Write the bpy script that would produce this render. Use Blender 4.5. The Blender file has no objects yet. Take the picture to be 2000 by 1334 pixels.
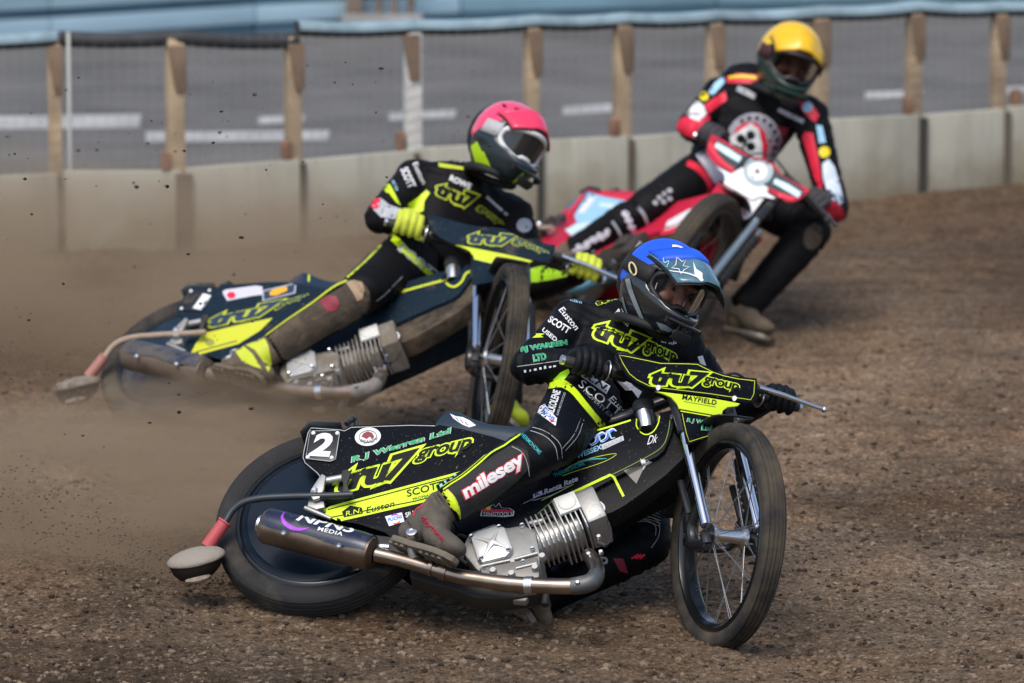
import bpy, bmesh, math, random
import numpy as np
from mathutils import Vector, Matrix, noise
from mathutils.bvhtree import BVHTree
V = Vector
random.seed(7)
scene = bpy.context.scene
COL = scene.collection
rad = math.radians

# ------------------------------------------------------------------ camera
FPX = 11111.0                      # 200 mm lens in pixels of a 2000 px wide frame
CAM = V((0, 0, 3.9))
TH = math.atan(1972 / FPX)
FW = V((0, math.cos(TH), -math.sin(TH)))
RT = V((1, 0, 0))
UP = V((0, math.sin(TH), math.cos(TH)))
cd = bpy.data.cameras.new('camera')
cam = bpy.data.objects.new('camera', cd)
COL.objects.link(cam)
cam.location = CAM
cam.rotation_euler = (math.pi / 2 - TH, 0, 0)
cd.sensor_width = 36
cd.lens = 200
cd.clip_start = 0.5
cd.clip_end = 2000
cd.dof.use_dof = True
cd.dof.focus_distance = 17.42
cd.dof.aperture_fstop = 3.2
scene.camera = cam

# ------------------------------------------------------------------ light
SUN_EL, SUN_AZ = rad(58), rad(200)     # azimuth clockwise from +Y
w = bpy.data.worlds.new('World')
scene.world = w
w.use_nodes = True
nt = w.node_tree
nt.nodes.clear()
sky = nt.nodes.new('ShaderNodeTexSky')
sky.sky_type = 'NISHITA'
sky.sun_disc = False
sky.sun_elevation = SUN_EL
sky.sun_rotation = SUN_AZ
sky.air_density = 1.0
sky.dust_density = 2.5
bg = nt.nodes.new('ShaderNodeBackground')
bg.inputs[1].default_value = 0.125
wo = nt.nodes.new('ShaderNodeOutputWorld')
nt.links.new(sky.outputs[0], bg.inputs[0])
nt.links.new(bg.outputs[0], wo.inputs[0])
sl = bpy.data.lights.new('sun', 'SUN')
sl.energy = 1.6
sl.angle = rad(28)
sl.color = (1.0, 0.945, 0.86)
so = bpy.data.objects.new('sun', sl)
COL.objects.link(so)
sd = V((math.sin(SUN_AZ) * math.cos(SUN_EL), math.cos(SUN_AZ) * math.cos(SUN_EL), math.sin(SUN_EL)))
so.rotation_euler = sd.to_track_quat('Z', 'Y').to_euler()
vs = scene.view_settings
vs.view_transform = 'Standard'
vs.look = 'None'
vs.exposure = 0.54
vs.gamma = 1.0
scene.cycles.max_bounces = 6
scene.cycles.volume_step_rate = 4.0
scene.cycles.volume_max_steps = 64
scene.cycles.volume_bounces = 1

# ------------------------------------------------------------------ view maths (to place traced outlines at their own depth)
def ray(u, v):
    return (FW + RT * ((u - 1000) / FPX) - UP * ((v - 667) / FPX))
def at(u, v, dep):
    return CAM + ray(u, v) * dep
def gnd(u, v, z=0.0):
    d = ray(u, v)
    return CAM + d * ((z - CAM.z) / d.z)
def cdir(r, u, t):
    return (RT * r + UP * u - FW * t).normalized()

# ------------------------------------------------------------------ materials
MATS = {}
def nd(nt, t, **kw):
    n = nt.nodes.new(t)
    for k, x in kw.items():
        setattr(n, k, x)
    return n
def mat(name, col, rough=0.5, metal=0.0, spec=0.5, dirt=0.0, dirtcol=(0.21, 0.155, 0.10), dscale=9.0, bump=0.0, bscale=60.0,
        var=0.0, vscale=6.0, coat=0.0, alpha=1.0, trans=0.0, sheen=0.0, speck=0.0):
    if name in MATS:
        return MATS[name]
    m = bpy.data.materials.new(name)
    m.use_nodes = True
    nt = m.node_tree
    b = nt.nodes['Principled BSDF']
    b.inputs['Base Color'].default_value = (*col, 1)
    b.inputs['Roughness'].default_value = rough
    b.inputs['Metallic'].default_value = metal
    b.inputs['Specular IOR Level'].default_value = spec
    b.inputs['Coat Weight'].default_value = coat
    b.inputs['Coat Roughness'].default_value = 0.15
    b.inputs['Alpha'].default_value = alpha
    b.inputs['Transmission Weight'].default_value = trans
    if sheen:
        b.inputs['Sheen Weight'].default_value = sheen
        b.inputs['Sheen Roughness'].default_value = 0.5
    tc = nd(nt, 'ShaderNodeTexCoord')
    last = None
    if var:
        n = nd(nt, 'ShaderNodeTexNoise'); n.inputs['Scale'].default_value = vscale; n.inputs['Detail'].default_value = 6
        nt.links.new(tc.outputs['Object'], n.inputs['Vector'])
        mp = nd(nt, 'ShaderNodeMapRange'); mp.inputs[1].default_value = .3; mp.inputs[2].default_value = .7
        mp.inputs[3].default_value = 1 - var; mp.inputs[4].default_value = 1 + var
        nt.links.new(n.outputs['Fac'], mp.inputs[0])
        mx = nd(nt, 'ShaderNodeVectorMath', operation='SCALE')
        mx.inputs[0].default_value = col
        nt.links.new(mp.outputs[0], mx.inputs['Scale'])
        last = mx.outputs[0]
        nt.links.new(last, b.inputs['Base Color'])
    if dirt or speck:
        n = nd(nt, 'ShaderNodeTexNoise'); n.inputs['Scale'].default_value = dscale; n.inputs['Detail'].default_value = 8
        n.inputs['Roughness'].default_value = .68
        nt.links.new(tc.outputs['Object'], n.inputs['Vector'])
        mp = nd(nt, 'ShaderNodeMapRange')
        mp.inputs[1].default_value = .78 - .5 * dirt; mp.inputs[2].default_value = .98 - .42 * dirt
        mp.inputs[4].default_value = min(1, .35 + dirt * .62)
        nt.links.new(n.outputs['Fac'], mp.inputs[0])
        fac = mp.outputs[0]
        if speck:
            n2 = nd(nt, 'ShaderNodeTexNoise'); n2.inputs['Scale'].default_value = 130; n2.inputs['Detail'].default_value = 3
            nt.links.new(tc.outputs['Object'], n2.inputs['Vector'])
            m2 = nd(nt, 'ShaderNodeMapRange'); m2.inputs[1].default_value = .70 - .1 * speck; m2.inputs[2].default_value = .76 - .1 * speck
            m2.inputs[4].default_value = .7
            nt.links.new(n2.outputs['Fac'], m2.inputs[0])
            mm = nd(nt, 'ShaderNodeMath', operation='MAXIMUM')
            nt.links.new(fac, mm.inputs[0]); nt.links.new(m2.outputs[0], mm.inputs[1])
            fac = mm.outputs[0]
        mx = nd(nt, 'ShaderNodeMix', data_type='RGBA')
        nt.links.new(fac, mx.inputs[0])
        if last: nt.links.new(last, mx.inputs[6])
        else: mx.inputs[6].default_value = (*col, 1)
        mx.inputs[7].default_value = (*dirtcol, 1)
        nt.links.new(mx.outputs[2], b.inputs['Base Color'])
        mr = nd(nt, 'ShaderNodeMapRange'); mr.inputs[3].default_value = rough; mr.inputs[4].default_value = .95
        nt.links.new(fac, mr.inputs[0]); nt.links.new(mr.outputs[0], b.inputs['Roughness'])
        if metal:
            mr = nd(nt, 'ShaderNodeMapRange'); mr.inputs[3].default_value = metal; mr.inputs[4].default_value = 0
            nt.links.new(fac, mr.inputs[0]); nt.links.new(mr.outputs[0], b.inputs['Metallic'])
    if bump:
        n = nd(nt, 'ShaderNodeTexNoise'); n.inputs['Scale'].default_value = bscale; n.inputs['Detail'].default_value = 5
        nt.links.new(tc.outputs['Object'], n.inputs['Vector'])
        bp = nd(nt, 'ShaderNodeBump'); bp.inputs['Strength'].default_value = bump; bp.inputs['Distance'].default_value = .01
        nt.links.new(n.outputs['Fac'], bp.inputs['Height']); nt.links.new(bp.outputs[0], b.inputs['Normal'])
    MATS[name] = m
    return m

# ------------------------------------------------------------------ mesh builder
def setk(o, label=None, cat=None, group=None, kind=None):
    if label: o['label'] = label
    if cat: o['category'] = cat
    if group: o['group'] = group
    if kind: o['kind'] = kind
    return o
def empty(name, loc=(0, 0, 0), M=None):
    o = bpy.data.objects.new(name, None)
    o.empty_display_size = .1
    COL.objects.link(o)
    if M is not None: o.matrix_world = M
    else: o.location = loc
    return o
def frame_of(d):
    d = d.normalized()
    a = V((0, 0, 1)) if abs(d.z) < .9 else V((1, 0, 0))
    x = d.cross(a).normalized()
    return x, d.cross(x).normalized()
def cr(pts, n=6, closed=False):
    """Catmull-Rom through points"""
    P = [V(p) for p in pts]
    out = []
    m = len(P)
    rng = range(m) if closed else range(m - 1)
    for i in rng:
        p1, p2 = P[i], P[(i + 1) % m]
        p0 = P[(i - 1) % m] if (closed or i > 0) else p1 * 2 - p2
        p3 = P[(i + 2) % m] if (closed or i < m - 2) else p2 * 2 - p1
        for k in range(n):
            t = k / n
            out.append(.5 * ((2 * p1) + (p2 - p0) * t + (2 * p0 - 5 * p1 + 4 * p2 - p3) * t * t + (3 * p1 - p0 - 3 * p2 + p3) * t ** 3))
    if not closed: out.append(P[-1])
    return out
class G:
    def __init__(s): s.v = []; s.f = []; s.m = []
    def add(s, vs, fs, mi=0):
        o = len(s.v)
        s.v += [V(x) for x in vs]
        for f in fs: s.f.append([i + o for i in f]); s.m.append(mi)
    def tube(s, pts, r, n=12, mi=0, cap=True, flat=None):
        P = [V(p) for p in pts]
        R = r if isinstance(r, (list, tuple)) else [r] * len(P)
        if len(R) != len(P):
            R = [R[0] + (R[-1] - R[0]) * i / (len(P) - 1) for i in range(len(P))] if len(R) == 2 else \
                list(np.interp(np.linspace(0, 1, len(P)), np.linspace(0, 1, len(R)), R))
        T = [(P[min(i + 1, len(P) - 1)] - P[max(i - 1, 0)]).normalized() for i in range(len(P))]
        x, y = frame_of(T[0])
        vs = []; fs = []
        for i, p in enumerate(P):
            x = (x - T[i] * x.dot(T[i])).normalized(); y = T[i].cross(x)
            for k in range(n):
                a = 2 * math.pi * k / n
                o = x * (math.cos(a) * R[i]) + y * (math.sin(a) * R[i])
                if flat is not None: o -= flat[0] * (o.dot(flat[0]) * (1 - flat[1]))
                vs.append(p + o)
        for i in range(len(P) - 1):
            for k in range(n):
                a, b = i * n + k, i * n + (k + 1) % n
                fs.append([a, a + n, b + n, b])
        if cap:
            fs.append(list(range(n)))
            fs.append(list(range((len(P) - 1) * n, len(P) * n))[::-1])
        s.add(vs, fs, mi)
    def lathe(s, prof, o, ax, n=32, mi=0, closed=False, mis=None):
        o = V(o); ax = V(ax).normalized(); x, y = frame_of(ax)
        vs = []; m = len(prof)
        for r, h in prof:
            for k in range(n):
                a = 2 * math.pi * k / n
                vs.append(o + ax * h + (x * math.cos(a) + y * math.sin(a)) * r)
        base = len(s.v); s.v += vs
        for i in range(m if closed else m - 1):
            for k in range(n):
                j = (i + 1) % m
                s.f.append([base + i * n + k, base + i * n + (k + 1) % n, base + j * n + (k + 1) % n, base + j * n + k])
                s.m.append(mis[i] if mis else mi)
    def ext(s, poly, vec, mi=0):
        P = [V(p) for p in poly]; n = len(P); vec = V(vec)
        nn = sum(((P[i] - P[0]).cross(P[(i + 1) % n] - P[0]) for i in range(n)), V((0, 0, 0)))
        if nn.dot(vec) > 0: P = P[::-1]
        vs = P + [p + vec for p in P]
        fs = [list(range(n)), list(range(n, 2 * n))[::-1]] + [[i, i + n, (i + 1) % n + n, (i + 1) % n][::-1][::-1] for i in range(n)]
        fs = fs[:2] + [[(i + 1) % n, (i + 1) % n + n, i + n, i][::-1] for i in range(n)]
        s.add(vs, fs, mi)
    def box(s, c, ax, ay, az, mi=0):
        c, ax, ay, az = V(c), V(ax), V(ay), V(az)
        vs = [c + ax * i + ay * j + az * k for k in (-1, 1) for j in (-1, 1) for i in (-1, 1)]
        s.add(vs, [[0, 2, 3, 1], [4, 5, 7, 6], [0, 1, 5, 4], [2, 6, 7, 3], [0, 4, 6, 2], [1, 3, 7, 5]], mi)
    def ell(s, c, ax, ay, az, n=16, mi=0):
        c, ax, ay, az = V(c), V(ax), V(ay), V(az)
        vs = [c + az]; m = n // 2
        for i in range(1, m):
            t = math.pi * i / m
            for k in range(n):
                a = 2 * math.pi * k / n
                vs.append(c + az * math.cos(t) + (ax * math.cos(a) + ay * math.sin(a)) * math.sin(t))
        vs.append(c - az)
        fs = [[0, 1 + k, 1 + (k + 1) % n] for k in range(n)]
        for i in range(m - 2):
            for k in range(n):
                a, b = 1 + i * n + k, 1 + i * n + (k + 1) % n
                fs.append([a, a + n, b + n, b])
        e = len(vs) - 1; o = 1 + (m - 2) * n
        fs += [[o + (k + 1) % n, o + k, e] for k in range(n)]
        s.add(vs, fs, mi)
    def sph(s, c, r, n=12, mi=0): s.ell(c, (r, 0, 0), (0, r, 0), (0, 0, r), n, mi)
    def loft(s, rings, mi=0, cap=True, closed=True):
        n = len(rings[0]); vs = [p for r in rings for p in r]; fs = []
        for i in range(len(rings) - 1):
            for k in range(n if closed else n - 1):
                a, b = i * n + k, i * n + (k + 1) % n
                fs.append([a, b, b + n, a + n])
        if cap:
            fs.append(list(range(n))[::-1]); fs.append(list(range((len(rings) - 1) * n, len(rings) * n)))
        s.add(vs, fs, mi)
    def xf(s, fn): s.v = [fn(p) for p in s.v]; return s
    def mesh(s, name, mats, angle=38, bevel=0, smooth=True):
        me = bpy.data.meshes.new(name)
        me.from_pydata([tuple(p) for p in s.v], [], s.f)
        for m in mats: me.materials.append(m)
        me.polygons.foreach_set('material_index', s.m)
        bm = bmesh.new(); bm.from_mesh(me)
        bmesh.ops.recalc_face_normals(bm, faces=bm.faces)
        if bevel:
            ed = [e for e in bm.edges if len(e.link_faces) == 2 and e.calc_face_angle(0) > .5]
            bmesh.ops.bevel(bm, geom=ed, offset=bevel, segments=2, affect='EDGES', profile=.6, clamp_overlap=True)
        bm.to_mesh(me); bm.free()
        if smooth:
            me.polygons.foreach_set('use_smooth', [True] * len(me.polygons))
            me.set_sharp_from_angle(angle=rad(angle))
        me.update()
        return me
    def build(s, name, mats, parent=None, angle=38, bevel=0, smooth=True, world=False):
        if not isinstance(mats, (list, tuple)): mats = [mats]
        if world and parent is not None:
            iv = wm(parent).inverted(); s.v = [iv @ p for p in s.v]
        o = bpy.data.objects.new(name, s.mesh(name, mats, angle, bevel, smooth))
        COL.objects.link(o)
        o.parent = parent
        return o
def wm(o):
    M = o.matrix_basis.copy()
    while o.parent:
        o = o.parent; M = o.matrix_basis @ M
    return M
def remesh(g, voxel, smooth=6):
    """one continuous skin round all the pieces of g"""
    me = bpy.data.meshes.new('t'); me.from_pydata([tuple(p) for p in g.v], [], g.f)
    bm = bmesh.new(); bm.from_mesh(me); bmesh.ops.recalc_face_normals(bm, faces=bm.faces); bm.to_mesh(me); bm.free()
    o = bpy.data.objects.new('t', me); COL.objects.link(o)
    r = o.modifiers.new('r', 'REMESH'); r.mode = 'VOXEL'; r.voxel_size = voxel
    if smooth:
        k = o.modifiers.new('s', 'SMOOTH'); k.iterations = smooth; k.factor = .5
    dg = bpy.context.evaluated_depsgraph_get()
    out = bpy.data.meshes.new_from_object(o.evaluated_get(dg))
    bpy.data.objects.remove(o); bpy.data.meshes.remove(me)
    out.polygons.foreach_set('use_smooth', [True] * len(out.polygons))
    return out
def link_mesh(name, me, mats, parent=None):
    me.name = name
    if not (len(me.materials) and me.materials[0]):
        me.materials.clear()
        for m in (mats if isinstance(mats, (list, tuple)) else [mats]): me.materials.append(m)
    if parent is not None:
        me.transform(wm(parent).inverted())
    o = bpy.data.objects.new(name, me); COL.objects.link(o); o.parent = parent
    return o

# ------------------------------------------------------------------ printed marks: flat shapes laid on the surface they are printed on
def bvh(objs):
    vs = []; fs = []
    for o in objs:
        M = wm(o); b = len(vs)
        vs += [M @ v.co for v in o.data.vertices]
        fs += [[i + b for i in p.vertices] for p in o.data.polygons]
    return BVHTree.FromPolygons(vs, fs)
TEXTS = {}
def text_mesh(body, shear=0.0, offset=0.0, space=1.0):
    k = (body, shear, offset, space)
    if k in TEXTS: return TEXTS[k]
    c = bpy.data.curves.new('t', 'FONT'); c.body = body; c.shear = shear; c.offset = offset; c.space_character = space
    c.resolution_u = 3; c.fill_mode = 'FRONT'
    o = bpy.data.objects.new('t', c); COL.objects.link(o)
    dg = bpy.context.evaluated_depsgraph_get()
    me = bpy.data.meshes.new_from_object(o.evaluated_get(dg))
    vs = [(v.co.x, v.co.y) for v in me.vertices]; fs = [list(p.vertices) for p in me.polygons]
    bpy.data.objects.remove(o); bpy.data.curves.remove(c); bpy.data.meshes.remove(me)
    TEXTS[k] = (vs, fs)
    return TEXTS[k]
def stick(name, uv, faces, tree, m, parent, lift=.0016, maxlen=7.0):
    """uv: pixel positions; each is set down on the surface under it"""
    bm = bmesh.new()
    vv = [bm.verts.new((x, y, 0)) for x, y in uv]
    for f in faces:
        if len(set(f)) > 2:
            try: bm.faces.new([vv[i] for i in f])
            except ValueError: pass
    bmesh.ops.triangulate(bm, faces=bm.faces)
    for _ in range(6):
        ed = [e for e in bm.edges if e.calc_length() > maxlen]
        if not ed: break
        bmesh.ops.subdivide_edges(bm, edges=ed, cuts=1)
        bmesh.ops.triangulate(bm, faces=bm.faces)
    iv = wm(parent).inverted() if parent else Matrix()
    bad = []
    for v in bm.verts:
        d = ray(v.co.x, v.co.y).normalized()
        h, n, i, _ = tree.ray_cast(CAM, d)
        if h is None: bad.append(v); continue
        if n.dot(d) > 0: n = -n
        v.co = iv @ (h + n * lift * .7 - d * lift * .6)
    bmesh.ops.delete(bm, geom=bad, context='VERTS')
    # drop faces that jump between surfaces
    bmesh.ops.delete(bm, geom=[f for f in bm.faces if max(e.calc_length() for e in f.edges) > .12], context='FACES')
    if not bm.faces:
        bm.free(); print('mark off surface:', name, [tuple(map(round, p)) for p in uv[:2]]); return None
    me = bpy.data.meshes.new(name); bm.to_mesh(me); bm.free()
    me.materials.append(m)
    me.polygons.foreach_set('use_smooth', [True] * len(me.polygons))
    o = bpy.data.objects.new(name, me); COL.objects.link(o); o.parent = parent
    return o
def bil(q, s, t):
    tl, tr, br, bl = q
    x = (bl[0] * (1 - s) + br[0] * s) * (1 - t) + (tl[0] * (1 - s) + tr[0] * s) * t
    y = (bl[1] * (1 - s) + br[1] * s) * (1 - t) + (tl[1] * (1 - s) + tr[1] * s) * t
    return x, y
def letter(body, quad, tree, m, parent, shear=0.0, offset=0.0, space=1.0, outline=None, ow=.05, lift=.0016, name='lettering', bend=0.0):
    """quad TL TR BR BL in pixels round the glyphs"""
    bv, _ = text_mesh(body, shear, 0.0, space)
    x0 = min(p[0] for p in bv); x1 = max(p[0] for p in bv); y0 = min(p[1] for p in bv); y1 = max(p[1] for p in bv)
    out = []
    layers = ([(outline, offset + ow, lift * .9, name + '_outline')] if outline else []) + [(m, offset, lift * 2.1 if outline else lift, name)]
    for mm, off, lf, nm in layers:
        vs, fs = text_mesh(body, shear, off, space)
        uv = []
        for x, y in vs:
            s, t = (x - x0) / (x1 - x0), (y - y0) / (y1 - y0)
            t -= bend * (4 * s * (1 - s))
            uv.append(bil(quad, s, t))
        out.append(stick(nm, uv, fs, tree, mm, parent, lf, 4.5))
    return out
def quad_h(p0, p1, h, slant=0.0):
    """baseline p0->p1, height h px"""
    d = V((p1[0] - p0[0], p1[1] - p0[1])); n = V((d.y, -d.x)).normalized() * h
    s = d.normalized() * slant
    return [(p0[0] + n.x + s.x, p0[1] + n.y + s.y), (p1[0] + n.x + s.x, p1[1] + n.y + s.y), p1, p0]
def patch(name, pts, tree, m, parent, lift=.0012, smooth=0):
    if smooth: pts = [(p.x, p.y) for p in cr([(x, y, 0) for x, y in pts], smooth, True)]
    return stick(name, pts, [list(range(len(pts)))], tree, m, parent, lift, 9.0)
def stripe(name, pts, wd, tree, m, parent, lift=.0013, smooth=4):
    P = cr([(x, y, 0) for x, y in pts], smooth) if smooth else [V((x, y, 0)) for x, y in pts]
    W = wd if isinstance(wd, (list, tuple)) else [wd, wd]
    W = list(np.interp(np.linspace(0, 1, len(P)), np.linspace(0, 1, len(W)), W))
    uv = []
    for i, p in enumerate(P):
        t = (P[min(i + 1, len(P) - 1)] - P[max(i - 1, 0)]).normalized(); n = V((-t.y, t.x, 0)) * (W[i] / 2)
        uv += [(p.x + n.x, p.y + n.y), (p.x - n.x, p.y - n.y)]
    fs = [[2 * i, 2 * i + 1, 2 * i + 3, 2 * i + 2] for i in range(len(P) - 1)]
    return stick(name, uv, fs, tree, m, parent, lift, 12.0)
def circ(cx, cy, rx, ry=None, n=24, rot=0.0):
    ry = ry or rx; c, s = math.cos(rot), math.sin(rot)
    return [(cx + c * rx * math.cos(a) - s * ry * math.sin(a), cy + s * rx * math.cos(a) + c * ry * math.sin(a))
            for a in (2 * math.pi * k / n for k in range(n))]

# ================================================================== the place
_rng = np.random.default_rng(3)
_tab = _rng.random((256, 256))
def vn(x, y):
    xi = np.floor(x).astype(int); yi = np.floor(y).astype(int); fx = x - xi; fy = y - yi
    fx = fx * fx * (3 - 2 * fx); fy = fy * fy * (3 - 2 * fy)
    a = _tab[xi % 256, yi % 256]; b = _tab[(xi + 1) % 256, yi % 256]; c = _tab[xi % 256, (yi + 1) % 256]; d = _tab[(xi + 1) % 256, (yi + 1) % 256]
    return (a * (1 - fx) + b * fx) * (1 - fy) + (c * (1 - fx) + d * fx) * fy - .5

def dirt_material(name, fine=True):
    m = bpy.data.materials.new(name); m.use_nodes = True
    nt = m.node_tree; b = nt.nodes['Principled BSDF']; b.inputs['Roughness'].default_value = .95
    b.inputs['Specular IOR Level'].default_value = .15
    tc = nd(nt, 'ShaderNodeTexCoord')
    def nz(scale, detail, rough=.6, stretch=None):
        n = nd(nt, 'ShaderNodeTexNoise'); n.inputs['Scale'].default_value = scale; n.inputs['Detail'].default_value = detail
        n.inputs['Roughness'].default_value = rough
        if stretch:
            mpg = nd(nt, 'ShaderNodeMapping'); mpg.inputs['Scale'].default_value = stretch
            nt.links.new(tc.outputs['Object'], mpg.inputs[0]); nt.links.new(mpg.outputs[0], n.inputs[0])
        else: nt.links.new(tc.outputs['Object'], n.inputs[0])
        return n.outputs['Fac']
    def ramp(fac, stops):
        r = nd(nt, 'ShaderNodeValToRGB'); e = r.color_ramp.elements
        while len(e) < len(stops): e.new(.5)
        for x, (p, c) in zip(e, stops): x.position = p; x.color = (*c, 1)
        nt.links.new(fac, r.inputs[0]); return r.outputs[0]
    big = ramp(nz(.75, 5, .6, (1, .42, 1)), [(.30, (.130, .095, .069)), (.46, (.195, .147, .106)), (.57, (.255, .198, .146)), (.72, (.335, .268, .205))])
    fin = ramp(nz(105, 3, .65, (.6, .85, 1)), [(.32, (.22, .20, .19)), (.43, (.78, .76, .74)), (.56, (1.08, 1.06, 1.04)), (.67, (2.2, 2.15, 2.1))])
    mx = nd(nt, 'ShaderNodeMix', data_type='RGBA', blend_type='MULTIPLY'); mx.inputs[0].default_value = .86
    nt.links.new(big, mx.inputs[6]); nt.links.new(fin, mx.inputs[7])
    spk = ramp(nz(30, 5, .7, (.55, .8, 1)), [(.34, (.26, .24, .23)), (.43, (.80, .79, .78)), (.58, (1.06, 1.06, 1.06)), (.70, (1.5, 1.47, 1.44))])
    m3 = nd(nt, 'ShaderNodeMix', data_type='RGBA', blend_type='MULTIPLY'); m3.inputs[0].default_value = .85
    nt.links.new(mx.outputs[2], m3.inputs[6]); nt.links.new(spk, m3.inputs[7])
    rake = ramp(nz(1.3, 5, .6, (.45, 4.2, 1)), [(.32, (.72, .70, .68)), (.5, (1, 1, 1)), (.68, (1.2, 1.19, 1.17))])
    m4 = nd(nt, 'ShaderNodeMix', data_type='RGBA', blend_type='MULTIPLY'); m4.inputs[0].default_value = .9
    nt.links.new(m3.outputs[2], m4.inputs[6]); nt.links.new(rake, m4.inputs[7]); m3 = m4
    hue = ramp(nz(1.9, 4, .6, (1, .6, 1)), [(.35, (1.10, .95, .80)), (.6, (1.02, .98, .92)), (.75, (.96, .99, .98))])
    m2 = nd(nt, 'ShaderNodeMix', data_type='RGBA', blend_type='MULTIPLY'); m2.inputs[0].default_value = .9
    nt.links.new(m3.outputs[2], m2.inputs[6]); nt.links.new(hue, m2.inputs[7])
    # ragged dark patch at left: partly damp dirt, partly vignette darkening painted in
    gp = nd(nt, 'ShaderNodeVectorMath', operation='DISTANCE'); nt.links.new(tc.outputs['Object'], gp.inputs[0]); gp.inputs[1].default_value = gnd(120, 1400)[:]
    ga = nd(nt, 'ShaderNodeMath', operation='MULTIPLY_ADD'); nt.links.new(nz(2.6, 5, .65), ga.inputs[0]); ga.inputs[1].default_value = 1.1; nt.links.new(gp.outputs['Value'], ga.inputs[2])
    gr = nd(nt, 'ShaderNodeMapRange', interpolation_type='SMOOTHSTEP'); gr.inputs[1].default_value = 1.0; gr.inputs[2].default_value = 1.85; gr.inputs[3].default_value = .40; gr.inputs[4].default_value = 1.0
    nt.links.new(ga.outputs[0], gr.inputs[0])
    gp2 = nd(nt, 'ShaderNodeVectorMath', operation='DISTANCE'); nt.links.new(tc.outputs['Object'], gp2.inputs[0]); gp2.inputs[1].default_value = gnd(1900, 980)[:]
    ga2 = nd(nt, 'ShaderNodeMath', operation='MULTIPLY_ADD'); nt.links.new(nz(1.7, 5, .65, (.7, 1.6, 1)), ga2.inputs[0]); ga2.inputs[1].default_value = 1.5; nt.links.new(gp2.outputs['Value'], ga2.inputs[2])
    gr2 = nd(nt, 'ShaderNodeMapRange', interpolation_type='SMOOTHSTEP'); gr2.inputs[1].default_value = 1.0; gr2.inputs[2].default_value = 1.9; gr2.inputs[3].default_value = .62; gr2.inputs[4].default_value = 1.0
    nt.links.new(ga2.outputs[0], gr2.inputs[0])
    # dry, pale strip along the racing line
    sx = nd(nt, 'ShaderNodeSeparateXYZ'); nt.links.new(tc.outputs['Object'], sx.inputs[0])
    ly = nd(nt, 'ShaderNodeMath', operation='MULTIPLY_ADD'); nt.links.new(sx.outputs[0], ly.inputs[0]); ly.inputs[1].default_value = -.22; nt.links.new(sx.outputs[1], ly.inputs[2])
    lz = nd(nt, 'ShaderNodeMath', operation='MULTIPLY_ADD'); nt.links.new(nz(1.1, 4, .6, (.5, 1.5, 1)), lz.inputs[0]); lz.inputs[1].default_value = 2.4; nt.links.new(ly.outputs[0], lz.inputs[2])
    la = nd(nt, 'ShaderNodeMath', operation='SUBTRACT'); nt.links.new(lz.outputs[0], la.inputs[0]); la.inputs[1].default_value = 21.2
    lb = nd(nt, 'ShaderNodeMath', operation='ABSOLUTE'); nt.links.new(la.outputs[0], lb.inputs[0])
    lr = nd(nt, 'ShaderNodeMapRange', interpolation_type='SMOOTHSTEP'); lr.inputs[1].default_value = .5; lr.inputs[2].default_value = 2.0; lr.inputs[3].default_value = 1.42; lr.inputs[4].default_value = .92; nt.links.new(lb.outputs[0], lr.inputs[0])
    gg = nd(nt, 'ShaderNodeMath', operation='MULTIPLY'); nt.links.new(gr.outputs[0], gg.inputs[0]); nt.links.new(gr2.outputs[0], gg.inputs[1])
    gh = nd(nt, 'ShaderNodeMath', operation='MULTIPLY'); nt.links.new(gg.outputs[0], gh.inputs[0]); nt.links.new(lr.outputs[0], gh.inputs[1])
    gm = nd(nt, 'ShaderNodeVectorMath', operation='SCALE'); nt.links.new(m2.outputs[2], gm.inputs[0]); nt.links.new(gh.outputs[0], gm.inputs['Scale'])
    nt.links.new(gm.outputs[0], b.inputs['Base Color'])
    bp = nd(nt, 'ShaderNodeBump'); bp.inputs['Strength'].default_value = 1.0; bp.inputs['Distance'].default_value = .035
    nt.links.new(nz(36, 8, .72, (.8, .7, 1)), bp.inputs['Height']); nt.links.new(bp.outputs[0], b.inputs['Normal'])
    return m
DIRT = dirt_material('shale_dirt')

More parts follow.
